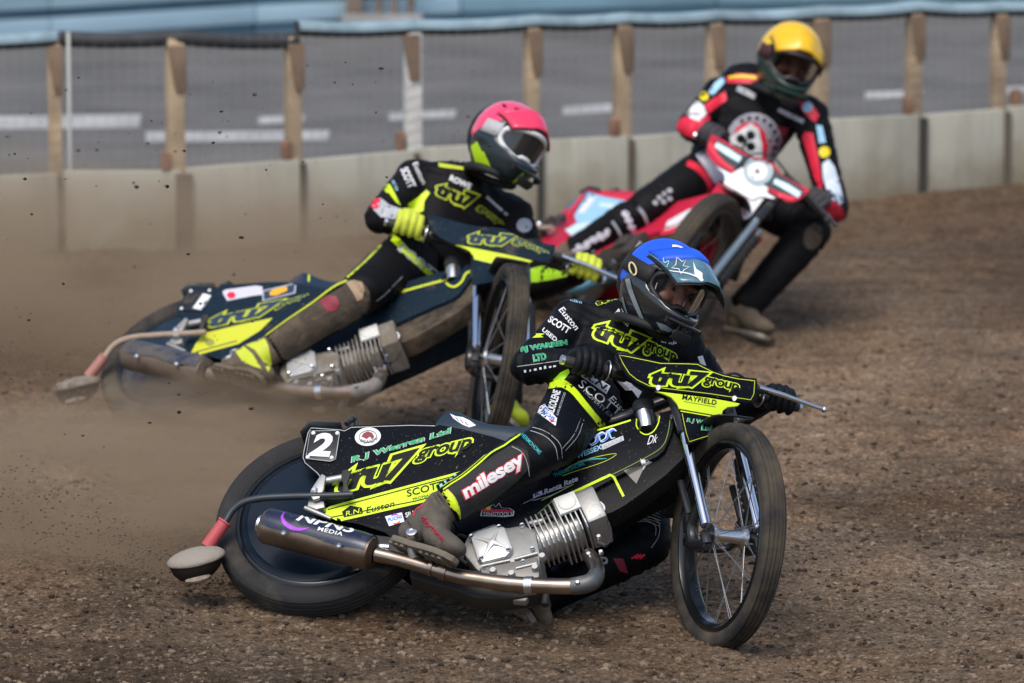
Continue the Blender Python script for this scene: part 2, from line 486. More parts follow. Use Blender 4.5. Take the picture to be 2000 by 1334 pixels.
# the ridge of loose dirt thrown up along the inside line
RIDGE = [gnd(u, v, z) for u, v, z in ((-250, 1015, .13), (0, 1062, .125), (160, 1092, .11), (320, 1132, .08), (520, 1192, .035), (700, 1220, .01), (1000, 1240, .0), (1420, 1290, .0))]
def dirt_height(x, y):
    h = .030 * vn(x * 1.1 + 9, y * 1.1) + .018 * vn(x * 3.1, y * 3.1 + 4) + .014 * vn(x * 9, y * 7) + .011 * vn(x * 24, y * 22) + .009 * vn(x * 52, y * 52) + .007 * np.abs(vn(x * 90, y * 90))
    rx = np.array([p.x for p in RIDGE]); ry = np.array([p.y for p in RIDGE])
    yc = np.interp(x, rx, ry); fade = np.interp(x, rx, [.13, .125, .11, .08, .035, .01, 0, 0])
    d = y - yc
    front = np.clip(1 + d / 1.5, 0, 1); back = np.clip(1 - d / .16, 0, 1)
    h = h + fade * np.where(d < 0, front ** 1.5, back * back * (3 - 2 * back))
    for (u, v, hh, rr) in ((540, 1200, .050, .14), (640, 1210, .055, .14), (740, 1212, .04, .14), (1400, 1278, .034, .09), (1340, 1262, .02, .10), (330, 850, .03, .25), (940, 880, .02, .12), (1450, 664, .02, .14), (1020, 1232, .02, .12)):
        p = gnd(u, v); h = h + hh * np.exp(-(((x - p.x) / rr) ** 2 + ((y - p.y) / (rr * .7)) ** 2)) * (.8 + .6 * vn(x * 22, y * 22))
    # shallow ruts left by earlier laps
    for k, (c0, sl, dep, wd) in enumerate(((18.35, .30, .030, .10), (18.9, .26, .022, .14), (19.6, .22, .028, .12), (20.9, .16, .024, .16), (21.7, .12, .026, .14), (16.2, .22, .018, .10))):
        yc2 = c0 + sl * x + .12 * vn(x * .8 + k * 7, x * 0 + k); e = (y - yc2) / wd
        h = h - dep * np.exp(-e * e) + .6 * dep * np.exp(-((e - 1.5) ** 2) * 1.4) * (.6 + .8 * vn(x * 5, y * 5))
    # loose dirt banked against the foot of the fence
    yf = np.interp(x, [-3, 3], [24.0, 25.9])
    h = h + .05 * np.clip(1 - (yf - y) / .8, 0, 1) ** 2
    return h
nx, ny = 470, 860
yy = 12.5 + (np.linspace(0, 1, ny) ** 1.25) * 14.2
X = np.zeros((ny, nx)); Y = np.zeros((ny, nx))
for j in range(ny):
    hw = .5 + yy[j] * .1
    X[j] = np.linspace(-hw, hw, nx); Y[j] = yy[j]
Z = dirt_height(X, Y)
me = bpy.data.meshes.new('dirt_track')
vv = np.stack([X, Y, Z], -1).reshape(-1, 3)
idx = np.arange(nx * ny).reshape(ny, nx)
fq = np.stack([idx[:-1, :-1], idx[:-1, 1:], idx[1:, 1:], idx[1:, :-1]], -1).reshape(-1, 4)
me.vertices.add(len(vv)); me.vertices.foreach_set('co', vv.ravel())
me.loops.add(fq.size); me.loops.foreach_set('vertex_index', fq.ravel().astype(np.int32))
me.polygons.add(len(fq)); me.polygons.foreach_set('loop_start', np.arange(0, fq.size, 4, dtype=np.int32))
me.polygons.foreach_set('loop_total', np.full(len(fq), 4, dtype=np.int32))
me.polygons.foreach_set('use_smooth', np.ones(len(fq), dtype=bool))
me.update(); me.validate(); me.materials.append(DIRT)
track = bpy.data.objects.new('dirt_track', me); COL.objects.link(track); setk(track, kind='structure')
g = G(); g.add([(-900, -300, -.12), (900, -300, -.12), (900, 1500, -.12), (-900, 1500, -.12)], [[0, 1, 2, 3]])
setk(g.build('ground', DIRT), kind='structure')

# clods and small stones lying on the track
STONE = mat('stone_clods', (.16, .12, .085), .95, var=.55, vscale=14, spec=.1)
def clods(name, n, gen, smin, smax, m, kind='stuff', kind2=False):
    ico = bmesh.new(); bmesh.ops.create_icosphere(ico, subdivisions=1, radius=1)
    bv = np.array([v.co[:] for v in ico.verts]); bf = np.array([[v.index for v in f.verts] for f in ico.faces]); ico.free()
    rg = np.random.default_rng(hash(name) % 1000 if False else len(name) * 7)
    vs = []; fs = []
    PP = np.array([gen(rg) for _ in range(n)])
    if kind2: PP[:, 2] = dirt_height(PP[:, 0], PP[:, 1]) + .001
    for i in range(n):
        p = PP[i]
        s = smin + (smax - smin) * rg.random() ** 3.2
        q = bv * (1 + .5 * (rg.random((12, 1)) - .5)) * (s * np.array([1, .8, .62])) * (.8 + .5 * rg.random(3))
        a = rg.random() * 6.3; c, sn = math.cos(a), math.sin(a)
        q = np.stack([q[:, 0] * c - q[:, 1] * sn, q[:, 0] * sn + q[:, 1] * c, q[:, 2]], -1)
        vs.append(q + p); fs.append(bf + i * 12)
    vs = np.concatenate(vs); fs = np.concatenate(fs)
    me = bpy.data.meshes.new(name); me.from_pydata(vs.tolist(), [], fs.tolist()); me.materials.append(m)
    o = bpy.data.objects.new(name, me); COL.objects.link(o); setk(o, kind=kind); return o
def on_track(rg):
    p = gnd(-30 + 2060 * rg.random(), 640 + 734 * rg.random() ** .75)
    return np.array([p.x, p.y, 0])
o = clods('track_clods', 14000, on_track, .0020, .015, STONE, kind2=True)
setk(o, 'loose brown clods and small stones strewn over the track', 'clods')
DARKC = mat('dark_clods', (.05, .037, .028), .95, var=.5, vscale=20, spec=.1)
o = clods('damp_clods', 6000, on_track, .0022, .014, DARKC, kind2=True)
setk(o, 'dark damp clods lying among the brown dirt', 'clods')

# ---------------------------------------------------------------- asphalt beyond the fence, with worn white lines
ASPH = mat('old_asphalt', (.125, .122, .118), .92, var=.22, vscale=1.6, bump=.3, bscale=160, dirt=.36, dirtcol=(.185, .165, .14), dscale=1.2, spec=.2)
FP = [(-160, 515), (120, 497), (360, 494), (592, 482), (815, 466), (1055, 452), (1232, 441), (1410, 427), (1615, 412), (1800, 397), (1965, 384), (2150, 369)]
FTOP = [84, 78, 76, 73, 55, 46, 41, 36, 28, 18, 19, 8]       # px of the rail centre at each post
PTOP = [347, 336, 331, 309, 291, 276, 264, 252, 236, 221, 210, 197]   # px of the panel's top edge
FB = [gnd(u, v) for u, v in FP]
g = G()
pl = [V((p.x, p.y + .05, .07)) for p in FB]
pl = [pl[0] + V((-30, -3, 0))] + pl + [pl[-1] + V((30, 6, 0))]
g.add(pl + [V((90, 120, .07)), V((-90, 120, .07))], [list(range(len(pl) + 2))])
asph = g.build('asphalt_road', ASPH); setk(asph, kind='structure')
WHITE = mat('worn_white_paint', (.37, .37, .36), .85, var=.2, vscale=4, dirt=.50, dirtcol=(.17, .16, .15), dscale=5)
for i, (u0, v0, u1, v1, h) in enumerate(((-200, 243, 272, 236, 26), (285, 268, 640, 264, 20), (505, 236, 592, 231, 15), (760, 228, 888, 222, 16), (1100, 216, 1228, 209, 16), (1690, 186, 1800, 182, 13), (1965, 176, 2140, 170, 13))):
    g = G()
    q = [gnd(u0, v0 + h / 2, .074), gnd(u1, v1 + h / 2, .074), gnd(u1 + 4, v1 - h / 2, .074), gnd(u0, v0 - h / 2, .074)]
    g.add(q, [[0, 1, 2, 3]])
    o = g.build('painted_line', WHITE); setk(o, kind='structure')

# ---------------------------------------------------------------- perimeter fence
def panel_material():
    m = mat('weathered_panel', (.44, .43, .36), .85, var=.14, vscale=1.8, dirt=.40, dirtcol=(.24, .20, .135), dscale=2.4, bump=.15, bscale=30, spec=.25)
    nt = m.node_tree; b = nt.nodes['Principled BSDF']; src = b.inputs['Base Color'].links[0].from_socket
    ge = nd(nt, 'ShaderNodeNewGeometry')
    def noz(sc, stretch, detail=6):
        mp = nd(nt, 'ShaderNodeMapping'); mp.inputs['Scale'].default_value = stretch; nt.links.new(ge.outputs['Position'], mp.inputs[0])
        n = nd(nt, 'ShaderNodeTexNoise'); n.inputs['Scale'].default_value = sc; n.inputs['Detail'].default_value = detail; n.inputs['Roughness'].default_value = .65; nt.links.new(mp.outputs[0], n.inputs[0]); return n.outputs['Fac']
    # rain streaks
    st = nd(nt, 'ShaderNodeMapRange'); st.inputs[1].default_value = .48; st.inputs[2].default_value = .72; st.inputs[4].default_value = .55; nt.links.new(noz(7, (1, 1, .10)), st.inputs[0])
    m1 = nd(nt, 'ShaderNodeMix', data_type='RGBA'); nt.links.new(st.outputs[0], m1.inputs[0]); nt.links.new(src, m1.inputs[6]); m1.inputs[7].default_value = (.20, .19, .14, 1)
    # mud thrown up from the track
    sp = nd(nt, 'ShaderNodeSeparateXYZ'); nt.links.new(ge.outputs['Position'], sp.inputs[0])
    ad = nd(nt, 'ShaderNodeMath', operation='MULTIPLY_ADD'); nt.links.new(noz(3.2, (1, 1, 1)), ad.inputs[0]); ad.inputs[1].default_value = .62; 
    ng = nd(nt, 'ShaderNodeMath', operation='MULTIPLY'); ng.inputs[1].default_value = -1; nt.links.new(sp.outputs[2], ng.inputs[0]); nt.links.new(ng.outputs[0], ad.inputs[2])
    mr = nd(nt, 'ShaderNodeMapRange'); mr.inputs[1].default_value = .06; mr.inputs[2].default_value = .30; mr.inputs[4].default_value = .8; nt.links.new(ad.outputs[0], mr.inputs[0])
    m2 = nd(nt, 'ShaderNodeMix', data_type='RGBA'); nt.links.new(mr.outputs[0], m2.inputs[0]); nt.links.new(m1.outputs[2], m2.inputs[6]); m2.inputs[7].default_value = (.245, .195, .130, 1)
    nt.links.new(m2.outputs[2], b.inputs['Base Color'])
    return m
PANEL = panel_material()
WOOD = mat('post_wood', (.44, .33, .215), .85, var=.35, vscale=5, dirt=.42, dirtcol=(.16, .105, .065), dscale=5, bump=.2, bscale=40)
WOODP = mat('pale_post_paint', (.66, .65, .60), .8, var=.15, vscale=8, dirt=.25, dirtcol=(.4, .33, .24), dscale=8)
RUBBER = mat('rail_rubber', (.03, .033, .036), .7, var=.4, vscale=12)
RAILC = mat('rail_cover', (.22, .31, .35), .55, var=.3, vscale=7, dirt=.34, dirtcol=(.07, .09, .10), dscale=11)
BLOCK = mat('rust_block', (.24, .135, .085), .85, var=.35, vscale=15)
DARKG = mat('dark_gap', (.05, .046, .04), .9)
fence = empty('perimeter_fence', (FB[5].x, FB[5].y, 0))
setk(fence, 'long low fence of pale panels, timber posts and a padded top rail', 'fence')
def hgt(base, u, vpx):
    d = ray(u, vpx); t = (base.y - CAM.y) / d.y
    return (CAM + d * t).z
tops = [hgt(FB[i], FP[i][0], FTOP[i]) for i in range(len(FP))]
ptop = [hgt(FB[i], FP[i][0], PTOP[i]) for i in range(len(FP))]
for i in range(len(FP) - 1):
    a, b = FB[i], FB[i + 1]; d = (b - a).normalized(); n = V((d.y, -d.x, 0))       # n towards the track
    ins = .012
    p = [a + d * ins, b - d * ins]
    g = G()
    poly = [V((p[0].x, p[0].y, -.05)), V((p[1].x, p[1].y, -.05)), V((p[1].x, p[1].y, ptop[i + 1] - .006)), V((p[0].x, p[0].y, ptop[i] + (.004 if i % 3 else -.01)))]
    g.ext(poly, -n * .035)
    g.build('panel', PANEL, fence, world=True, bevel=.006)
    # padded top rail, one length for each bay
    g = G()
    za, zb = tops[i], tops[i + 1]
    if i == 3: za += .035
    A = V((a.x, a.y, za)) - n * .05; B_ = V((b.x, b.y, zb)) - n * .05
    if i == 2: B_.z -= .02
    m_ = 14
    pts = [A.lerp(B_, k / m_) + V((0, 0, -.01 * math.sin(math.pi * k / m_))) for k in range(m_ + 1)]
    g.tube(pts, .034, 12, 0)
    r = g.build('top_rail', RUBBER, fence, world=True)
    if i in (0, 3, 4, 5, 6, 7, 8, 9, 10):
        g = G()
        q = [x + V((0, 0, .0145)) - n * .004 for x in pts]
        rings = []
        for k, c in enumerate(q):
            rg_ = []
            for s in range(9):
                an = rad(-15 + 200 * s / 8); rr = .040
                rg_.append(c + n * (math.cos(an) * rr) + V((0, 0, math.sin(an) * rr * .8 - .012)))
            rings.append(rg_)
        g.loft(rings, cap=False, closed=False)
        o = g.build('rail_cover', RAILC, fence, world=True)
GALV = mat('galvanised_wire', (.32, .33, .33), .5, .6)
for i in range(len(FP) - 1):
    a, b = FB[i], FB[i + 1]; d = (b - a).normalized(); n = V((d.y, -d.x, 0)); ln = (b - a).length; g = G()
    z0 = min(ptop[i], ptop[i + 1]) - .02; z1 = max(tops[i], tops[i + 1])
    for k in range(1, int(ln / .05)):
        p = a + d * (k * .05) - n * .02; g.tube([V((p.x, p.y, z0)), V((p.x, p.y, z1))], .0011, 3, cap=False)
    for k in range(int((z1 - z0) / .05)):
        z = z0 + .05 * k; g.tube([V((a.x, a.y, z)) - n * .022, V((b.x, b.y, z)) - n * .022], .0011, 3, cap=False)
    o = g.build('wire_mesh', GALV, fence, world=True); setk(o, kind='stuff')
for i in range(len(FP)):
    a = FB[i]; j = min(i, len(FP) - 2); d = (FB[j + 1] - FB[j]).normalized(); n = V((d.y, -d.x, 0))
    wdt = (.036, .034, .042, .036, .040, .034, .040, .036, .046, .036, .034, .034)[i]
    wdt *= .86
    g = G()
    z0, z1 = ptop[i] - .02, tops[i]
    c = V((a.x, a.y, (z0 + z1) / 2)) - n * .055 - d * (.02 if i != 4 else 0)
    g.box(c, d * wdt, n * .032, V((0, 0, (z1 - z0) / 2)), 0)
    g.build('post', WOODP if i == 4 else WOOD, fence, world=True, bevel=.006)
    g = G()                                             # tapered bracket under the rail
    tp = V((a.x, a.y, z1 - .03)) - n * .03
    g.ext([tp - d * (wdt + .026), tp + d * wdt * .6, tp + d * wdt * .6 + V((0, 0, -.2)), tp - d * wdt * .7 + V((0, 0, -.2))], n * .02)
    g.build('bracket', mat('bracket_wood', (.20, .14, .095), .9, var=.3), fence, world=True, bevel=.003)
    g = G()                                             # post below, a dark strip between the panels; at left painted as post shadow
    g.box(V((a.x, a.y, z0 / 2 - .02)) + n * .006, d * (.034 if i == 2 else .018 if i == 9 else .011), n * .012, V((0, 0, z0 / 2 + .02)))
    g.build('joint_strip', DARKG if i % 2 else mat('joint_brown', (.115, .095, .07), .9, var=.3), fence, world=True)
    if i == 1:
        g = G(); g.box(V((a.x, a.y, (z0 + z1) / 2 + .02)) - n * .02 + d * .042, d * .008, n * .010, V((0, 0, (z1 - z0) / 2 + .01)))  # white-lit edge of the post, put in as a pale strip
        g.build('white_strut', mat('white_strut', (.52, .53, .50), .7, dirt=.35, dscale=9), fence, world=True, bevel=.003)
    if i in (2, 3, 4, 6, 8, 9, 10):
        g = G(); sg = 1 if i == 10 else -1
        g.box(V((a.x, a.y, ptop[i] + .036)) - n * .03 + d * sg * (wdt + .034), d * .020, n * .022, V((0, 0, .040)))
        g.build('buffer_block', BLOCK, fence, world=True, bevel=.01)
# ---------------------------------------------------------------- pale blue barrier beyond the asphalt, and timber trestle before it
BLUER = mat('mid_blue_barrier', (.15, .26, .33), .6, var=.25, vscale=1.5)
BLUE = mat('pale_blue_barrier', (.33, .48, .58), .6, var=.15, vscale=1.2, dirt=.25, dirtcol=(.5, .56, .58), dscale=1.5)
BLUED = mat('deep_blue_barrier', (.075, .17, .24), .6, var=.3, vscale=2)
bar = empty('far_barrier', gnd(800, 52)); setk(bar, 'pale blue barrier with a dark band beyond the asphalt', 'barrier')
BP = [gnd(u, v, .07) for u, v in ((-400, 118), (100, 92), (500, 66), (900, 46), (1400, 30), (2400, 12))]
prev = 0
for (z0, z1, off, m_, nm) in ((.0, .055, .02, BLUED, 'kerb'), (.058, .155, 0, BLUE, 'board'), (.16, .205, .03, BLUED, 'band'), (.21, 1.1, 0, BLUE, 'board')):
    for i in range(len(BP) - 1):
        a, b = BP[i], BP[i + 1]; d = (b - a).normalized(); n = V((d.y, -d.x, 0)); g = G()
        g.ext([a + V((0, 0, z0)) - n * off + d * .004, b + V((0, 0, z0)) - n * off - d * .004, b + V((0, 0, z1)) - n * off - d * .004, a + V((0, 0, z1)) - n * off + d * .004], -n * .06)
        g.build(nm, BLUER if (m_ is BLUE and i >= 3) else m_, bar, world=True, bevel=.006)
tr = empty('timber_trestle', gnd(745, 62, .07)); setk(tr, 'brown timber trestle standing on the asphalt before the far barrier', 'trestle')
TW = mat('trestle_wood', (.22, .17, .13), .9, var=.4, vscale=9)
for u, wd in ((692, .045), (740, .018), (770, .018), (803, .02)):
    b = gnd(u, 60, .07); g = G(); g.box(b + V((0, 0, .5)), (wd, 0, 0), (0, .03, 0), (0, 0, .5)); g.build('upright', TW, tr, world=True, bevel=.006)
b0, b1 = gnd(668, 61, .07), gnd(825, 61, .07); g = G(); c = (b0 + b1) / 2 + V((0, -.05, .05))
g.box(c, ((b1.x - b0.x) / 2, 0, 0), (0, .02, 0), (0, 0, .05)); g.build('crossbeam', mat('grey_timber', (.33, .32, .31), .9, var=.3), tr, world=True, bevel=.006)

# ================================================================== speedway motorcycles
RAKE = rad(23)
SA = V((-math.sin(RAKE), 0, math.cos(RAKE)))
WB = 1.31
AXF = V((WB, 0, .015))
SP = AXF - V((math.cos(RAKE), 0, math.sin(RAKE))) * .05
POSE = {1: (-.5848, 17.19233, .27767, .26568, .84946, -.00122, -1.03158),
        2: (-1.17408, 20.35021, .20822, .58513, .97751, -.11825, -1.026),
        3: (.18778, 22.94144, .18492, 1.24675, .97586, -.10613, -.84025)}
def pose(k):
    x, y, z, yaw, lean, pit, st = POSE[k]
    M = Matrix.Translation((x, y, z)) @ (Matrix.Rotation(-yaw, 4, 'Z') @ Matrix.Rotation(-lean, 4, 'X') @ Matrix.Rotation(pit, 4, 'Y'))
    S = Matrix.Translation(SP) @ Matrix.Rotation(st, 4, SA) @ Matrix.Translation(-SP)
    return M, S
M1, S1 = pose(1)
def _plane(Mx, u, v, p0, n):
    iv = Mx.inverted(); o = iv @ CAM; d = iv.to_3x3() @ ray(u, v)
    return o + d * ((V(p0) - o).dot(V(n)) / d.dot(V(n)))
def L(u, v, y): return _plane(M1, u, v, (0, y, 0), (0, 1, 0))
def LS(u, v, y): return _plane(M1 @ S1, u, v, (0, y, 0), (0, 1, 0))
MASKN = V((math.cos(rad(14)), 0, math.sin(rad(14))))
def LM(u, v, off=0.0): return _plane(M1 @ S1, u, v, V((1.185, 0, .60)) + MASKN * off, MASKN)
def at_local(Mb, P): return Mb @ V(P)

def bike(k, name, label, C, half=.40):
    """C: material set"""
    M, S = pose(k)
    root = empty(name, M=M)
    setk(root, label, 'motorcycle')
    P = {}
    def st(q): return S @ q
    # ---- rear wheel: tyre with stepped tread, rim and plain disc
    def tyre_profile(R, wd, grooves):
        hb = wd / 2; pr = []
        prof = [(R - wd * .72, -hb * .62), (R - wd * .62, -hb * .80), (R - wd * .42, -hb * .98), (R - wd * .22, -hb * .98), (R - wd * .12, -hb * .90), (R - wd * .10, -hb * .84)]
        tr = [(-.82, .080), (-.66, .036), (-.60, .085), (-.53, .085), (-.48, .024), (-.25, .008), (-.21, .055), (-.12, .055), (-.07, .003), (0, .0)]
        prof += [(R - wd * b, hb * a) for a, b in tr]
        return prof + [(r, -h) for r, h in prof[::-1][1:]]
    rw = empty('rear_wheel'); rw.parent = root
    g = G(); g.lathe(tyre_profile(.335, .102, 3), (0, 0, 0), (0, 1, 0), 72); P['rtyre'] = g.build('tyre', C['tyre'], rw, angle=50)
    g = G(); g.lathe([(.268, -.034), (.262, -.040), (.254, -.041), (.249, -.036), (.244, -.020), (.244, .020), (.254, .041), (.268, .034)], (0, 0, 0), (0, 1, 0), 64); g.build('rim', C['rim'], rw)
    g = G(); g.lathe([(.250, -.033), (.236, -.036), (.228, -.044), (.150, -.050), (.060, -.058), (.03, -.075), (.0005, -.075)], (0, 0, 0), (0, 1, 0), 56); P['disc'] = g.build('wheel_disc', C['disc'], rw)
    g = G(); g.lathe([(.240, .03), (.05, .05), (.0005, .06)], (0, 0, 0), (0, 1, 0), 40); g.build('inner_disc', C['disc'], rw)
    # ---- front wheel
    fw = empty('front_wheel'); fw.parent = root
    Ms = S @ Matrix.Translation(AXF)
    fw.matrix_basis = Ms
    g = G(); g.lathe(tyre_profile(.345, .076, 2), (0, 0, 0), (0, 1, 0), 80); P['ftyre'] = g.build('tyre', C['ftyre'], fw, angle=50)
    g = G(); g.lathe([(.293, -.026), (.288, -.031), (.281, -.031), (.276, -.024), (.266, -.016), (.266, .016), (.276, .024), (.281, .031), (.288, .031), (.293, .026)], (0, 0, 0), (0, 1, 0), 72)
    g.build('rim', C['rim'], fw)
    g = G(); g.lathe([(.0005, -.074), (.014, -.074), (.014, -.060), (.033, -.058), (.034, -.046), (.021, -.038), (.019, 0), (.021, .038), (.034, .046), (.033, .058), (.014, .060), (.014, .074), (.0005, .074)], (0, 0, 0), (0, 1, 0), 28)
    g.build('hub', C['alloy'], fw)
    spk = None
    for i in range(36):
        a = 2 * math.pi * i / 36; sd_ = 1 if i % 2 else -1; a2 = a + (.20 if (i // 2) % 2 else -.20)
        o = None
        if spk is None:
            g = G(); g.tube([(0, 0, 0), (0, 0, 1)], 0.0013, 6); spk = g.mesh('spoke', [C['spoke']])
        p0 = V((.031 * math.cos(a), sd_ * .05, .031 * math.sin(a))); p1 = V((.268 * math.cos(a2), sd_ * .006, .268 * math.sin(a2)))
        o = bpy.data.objects.new('spoke', spk); COL.objects.link(o); o.parent = fw
        d = p1 - p0; o.matrix_basis = Matrix.Translation(p0) @ d.to_track_quat('Z', 'Y').to_matrix().to_4x4() @ Matrix.Diagonal((1, 1, d.length, 1))
    # ---- forks (leading link), both sides
    def FS(u, v, y): return S @ LS(u, v, y)
    for sy in (-1, 1):
        y = .088 * sy
        def q(x, z, yy=y): return S @ V((x, yy, z))
        g = G(); g.tube([q(1.150, .56), q(1.225, .40), q(1.345, .03)], .0165, 14); g.build('fork_leg', C['chrome'], root)
        g = G(); g.tube([q(1.135, .60), q(1.205, .44), q(1.24, .36)], .022, 14); g.build('fork_slider', C['black'], root)
        g = G(); g.tube(cr([q(1.315, .115), q(1.25, .06), q(1.255, .0), q(1.31, -.02), q(1.345, -.035)], 5), [.014, .018, .020, .017, .014], 10)
        g.tube(cr([q(1.345, -.03), q(1.335, .0), q(1.315, .015, y * .85), q(1.31, .015, y * .72)], 4), .0155, 10)
        g.box(q(1.225, .075), (S.to_3x3() @ V((.014, 0, .004))), (S.to_3x3() @ V((0, .012, 0))), (S.to_3x3() @ V((0, 0, .022))))
        g.tube([q(1.235, .10), q(1.19, .22)], .012, 10)
        g.build('fork_link', C['black'], root, bevel=.002)
        if sy == 1:
            g = G(); zz = []
            for i in range(22): zz.append(.026 + (.004 if i % 2 else -.004))
            A, B_ = q(1.215, .30, .108), q(1.30, .04, .108)
            g.tube([A.lerp(B_, i / 21) for i in range(22)], zz, 14); g.build('rubber_boot', C['rubber'], root, angle=20)
            g = G(); g.tube([q(1.20, .34, .108), q(1.31, .02, .108)], .011, 10); g.build('damper_rod', C['chrome'], root)
    g = G(); g.tube(cr([S @ V((1.25, -.088, .05)), S @ V((1.17, -.07, .03)), S @ V((1.15, 0, .025)), S @ V((1.17, .07, .03)), S @ V((1.25, .088, .05))], 5), .012, 10)
    g.build('fork_brace', C['black'], root)
    for zt, xt in ((.565, 1.10), (.43, 1.165)):
        g = G(); c = S @ V((xt, 0, zt)); R3 = S.to_3x3()
        g.box(c, R3 @ V((.035, 0, .008)), R3 @ V((0, .105, 0)), R3 @ V((-.004, 0, .014))); g.build('fork_yoke', C['black'], root, bevel=.005)
    g = G(); g.tube([SP + SA * .40, SP + SA * .62], .030, 16); g.build('steering_head', C['black'], root)
    # ---- front mudguard
    rings = []
    for i in range(15):
        a = rad(72 + 82 * i / 14); rr = .368 + .02 * (i / 14) ** 2
        rings.append([S @ (AXF + V((math.cos(a) * (rr - .30 * yy * yy / .05 * .1), yy, math.sin(a) * (rr - .3 * yy * yy / .05 * .1)))) for yy in np.linspace(-.058, .058, 7)])
    g = G(); g.loft(rings, cap=False, closed=False)
    o = g.build('front_mudguard', C['mudguard'], root); sm = o.modifiers.new('t', 'SOLIDIFY'); sm.thickness = .005
    # ---- handlebars
    br, bl = LS(1104, 704, -.40), LS(1556, 795, .40)
    if half < .40: br, bl = br * 1, bl * 1; br.y, bl.y = -half, half - .10
    mid = V((1.075, 0, (br.z + bl.z) / 2 - .045))
    bp = [br, br.lerp(V((mid.x, -.15, mid.z + .04)), .62), V((1.07, -.12, mid.z + .02)), mid + V((0, -.05, -.01)), mid + V((0, .05, -.01)), V((1.07, .12, mid.z + .02)), bl.lerp(V((mid.x, .15, mid.z + .04)), .62), bl]
    bpc = cr(bp, 6)
    g = G(); g.tube([S @ p for p in bpc], .0115, 12); g.build('handlebar', C['black'], root)
    P['bars'] = (S @ br, S @ bl)
    for e, inner in ((br, bp[1]), (bl, bp[-2])):
        d = (inner - e).normalized()
        g = G(); g.tube([S @ (e - d * .006), S @ (e + d * .004), S @ (e + d * .13), S @ (e + d * .134)], [.012, .0165, .0165, .02], 14); g.build('grip', C['rubber'], root)
        g = G(); g.tube([S @ (e - d * .014), S @ (e - d * .004)], .015, 14); g.build('bar_end', C['alloy'], root)
        g = G(); g.lathe([(.012, 0), (.033, 0), (.034, .0025), (.033, .005), (.012, .005)], S @ (e + d * .137), S.to_3x3() @ d, 24, closed=True); g.build('grip_flange', C['alloy'], root)
        g = G(); g.tube([S @ (e + d * .15), S @ (e + d * .205)], .022, 14)
        g.box(S @ (e + d * .178 + V((.03, 0, .0))), S.to_3x3() @ V((.022, 0, 0)), (S.to_3x3() @ d) * .02, S.to_3x3() @ V((0, 0, .012)))
        g.build('lever_clamp', C['black'], root, bevel=.003)
    # clutch lever on the left, kill-switch loop on the right
    d = (bp[-2] - bl).normalized()
    l0 = bl + d * .17 + V((.055, 0, .004)); l1 = bl - d * .07 + V((.06, 0, -.012))
    g = G(); g.tube([S @ l0, S @ (l0.lerp(l1, .35) + V((.006, 0, 0))), S @ (l0.lerp(l1, .8)), S @ l1], [.010, .0085, .007, .007], 10); g.sph(S @ l1, .0105, 10); g.build('clutch_lever', C['alloy'] if k != 3 else C['black'], root)
    g = G(); g.tube([S @ (bl + d * .215 + V((.05, 0, .002))), S @ (bl + d * .12 + V((.055, 0, .002)))], .0125, 10); g.build('lever_sleeve', C['rubber'], root)
    g = G(); c0 = bl + d * .20 + V((.06, 0, .01))
    g.tube([S @ p for p in cr([c0, c0 + d * .08 + V((.035, 0, .0)), c0 + d * .16 + V((.03, 0, -.055)), c0 + d * .19 + V((.0, 0, -.14))], 6)], .0042, 8); g.build('clutch_cable', C['rubber'], root)
    d = (bp[1] - br).normalized(); c0 = br + d * .17
    g = G(); g.tube([S @ p for p in cr([c0 + V((.02, 0, .01)), c0 + V((.035, 0, .045)), c0 + d * .06 + V((.03, 0, .052)), c0 + d * .15 + V((.02, 0, .045)), c0 + d * .26 + V((-.02, 0, .03))], 6)], [.009, .011, .010, .005, .004], 10); g.build('throttle_housing', C['black'], root)
    # ---- front mask: black plate, lime lower part, lower panel
    def mask(pts, off, m, nm, th=.006):
        g = G(); g.ext([S @ LM(u, v, off) for u, v in pts], (S.to_3x3() @ MASKN) * -th); o = g.build(nm, m, root, bevel=.0018); return o
    P['mask'] = mask([(1203, 690), (1226, 692), (1258, 699), (1290, 706), (1320, 709), (1345, 707), (1362, 707), (1376, 713), (1392, 722), (1412, 730), (1440, 735), (1478, 739), (1480, 752), (1478, 772), (1470, 784), (1458, 787), (1440, 783), (1415, 779), (1385, 774), (1340, 768), (1300, 763), (1266, 758), (1240, 746), (1224, 733), (1212, 712)], .0, C['cover'], 'front_mask')
    P['maskl'] = mask([(1280, 764), (1300, 766), (1340, 771), (1385, 777), (1415, 782), (1446, 788), (1440, 793), (1421, 795), (1412, 802), (1409, 813), (1370, 806), (1327, 798), (1323, 788), (1312, 776), (1296, 769)], .020, C['lower'], 'lower_mask')
    P['maskp'] = mask([(1327, 800), (1370, 808), (1409, 815), (1412, 822), (1398, 842), (1384, 855), (1347, 867), (1341, 866), (1334, 830)], .040, C['cover'], 'fork_panel')
    # ---- frame tubes
    def tb(pts, r, nm='frame_tube', m='black', n=12):
        g = G(); g.tube(cr(pts, 5), r, n); return g.build(nm, C[m], root)
    tb([(1.0, 0, .55), (.80, 0, .44), (.5, 0, .37), (.36, 0, .34)], .022)
    tb([(1.03, 0, .45), (.99, 0, .30), (.975, 0, .16)], .02)
    for sy in (-1, 1):
        tb([(.52, .07 * sy, -.18), (.36, .085 * sy, -.06), (0, .088 * sy, .0)], .014, 'chain_stay')
        tb([(.40, .06 * sy, .33), (.25, .085 * sy, .20), (.02, .09 * sy, .02)], .012, 'seat_stay')
    # lower engine cradle
    g = G(); g.ext([L(u, v, -.10) for u, v in ((800, 1112), (850, 1122), (960, 1140), (1050, 1152), (1056, 1158), (1030, 1164), (990, 1170), (930, 1168), (885, 1152), (800, 1128))], (0, .06, 0)); g.build('engine_cradle', C['oily'], root, bevel=.006)
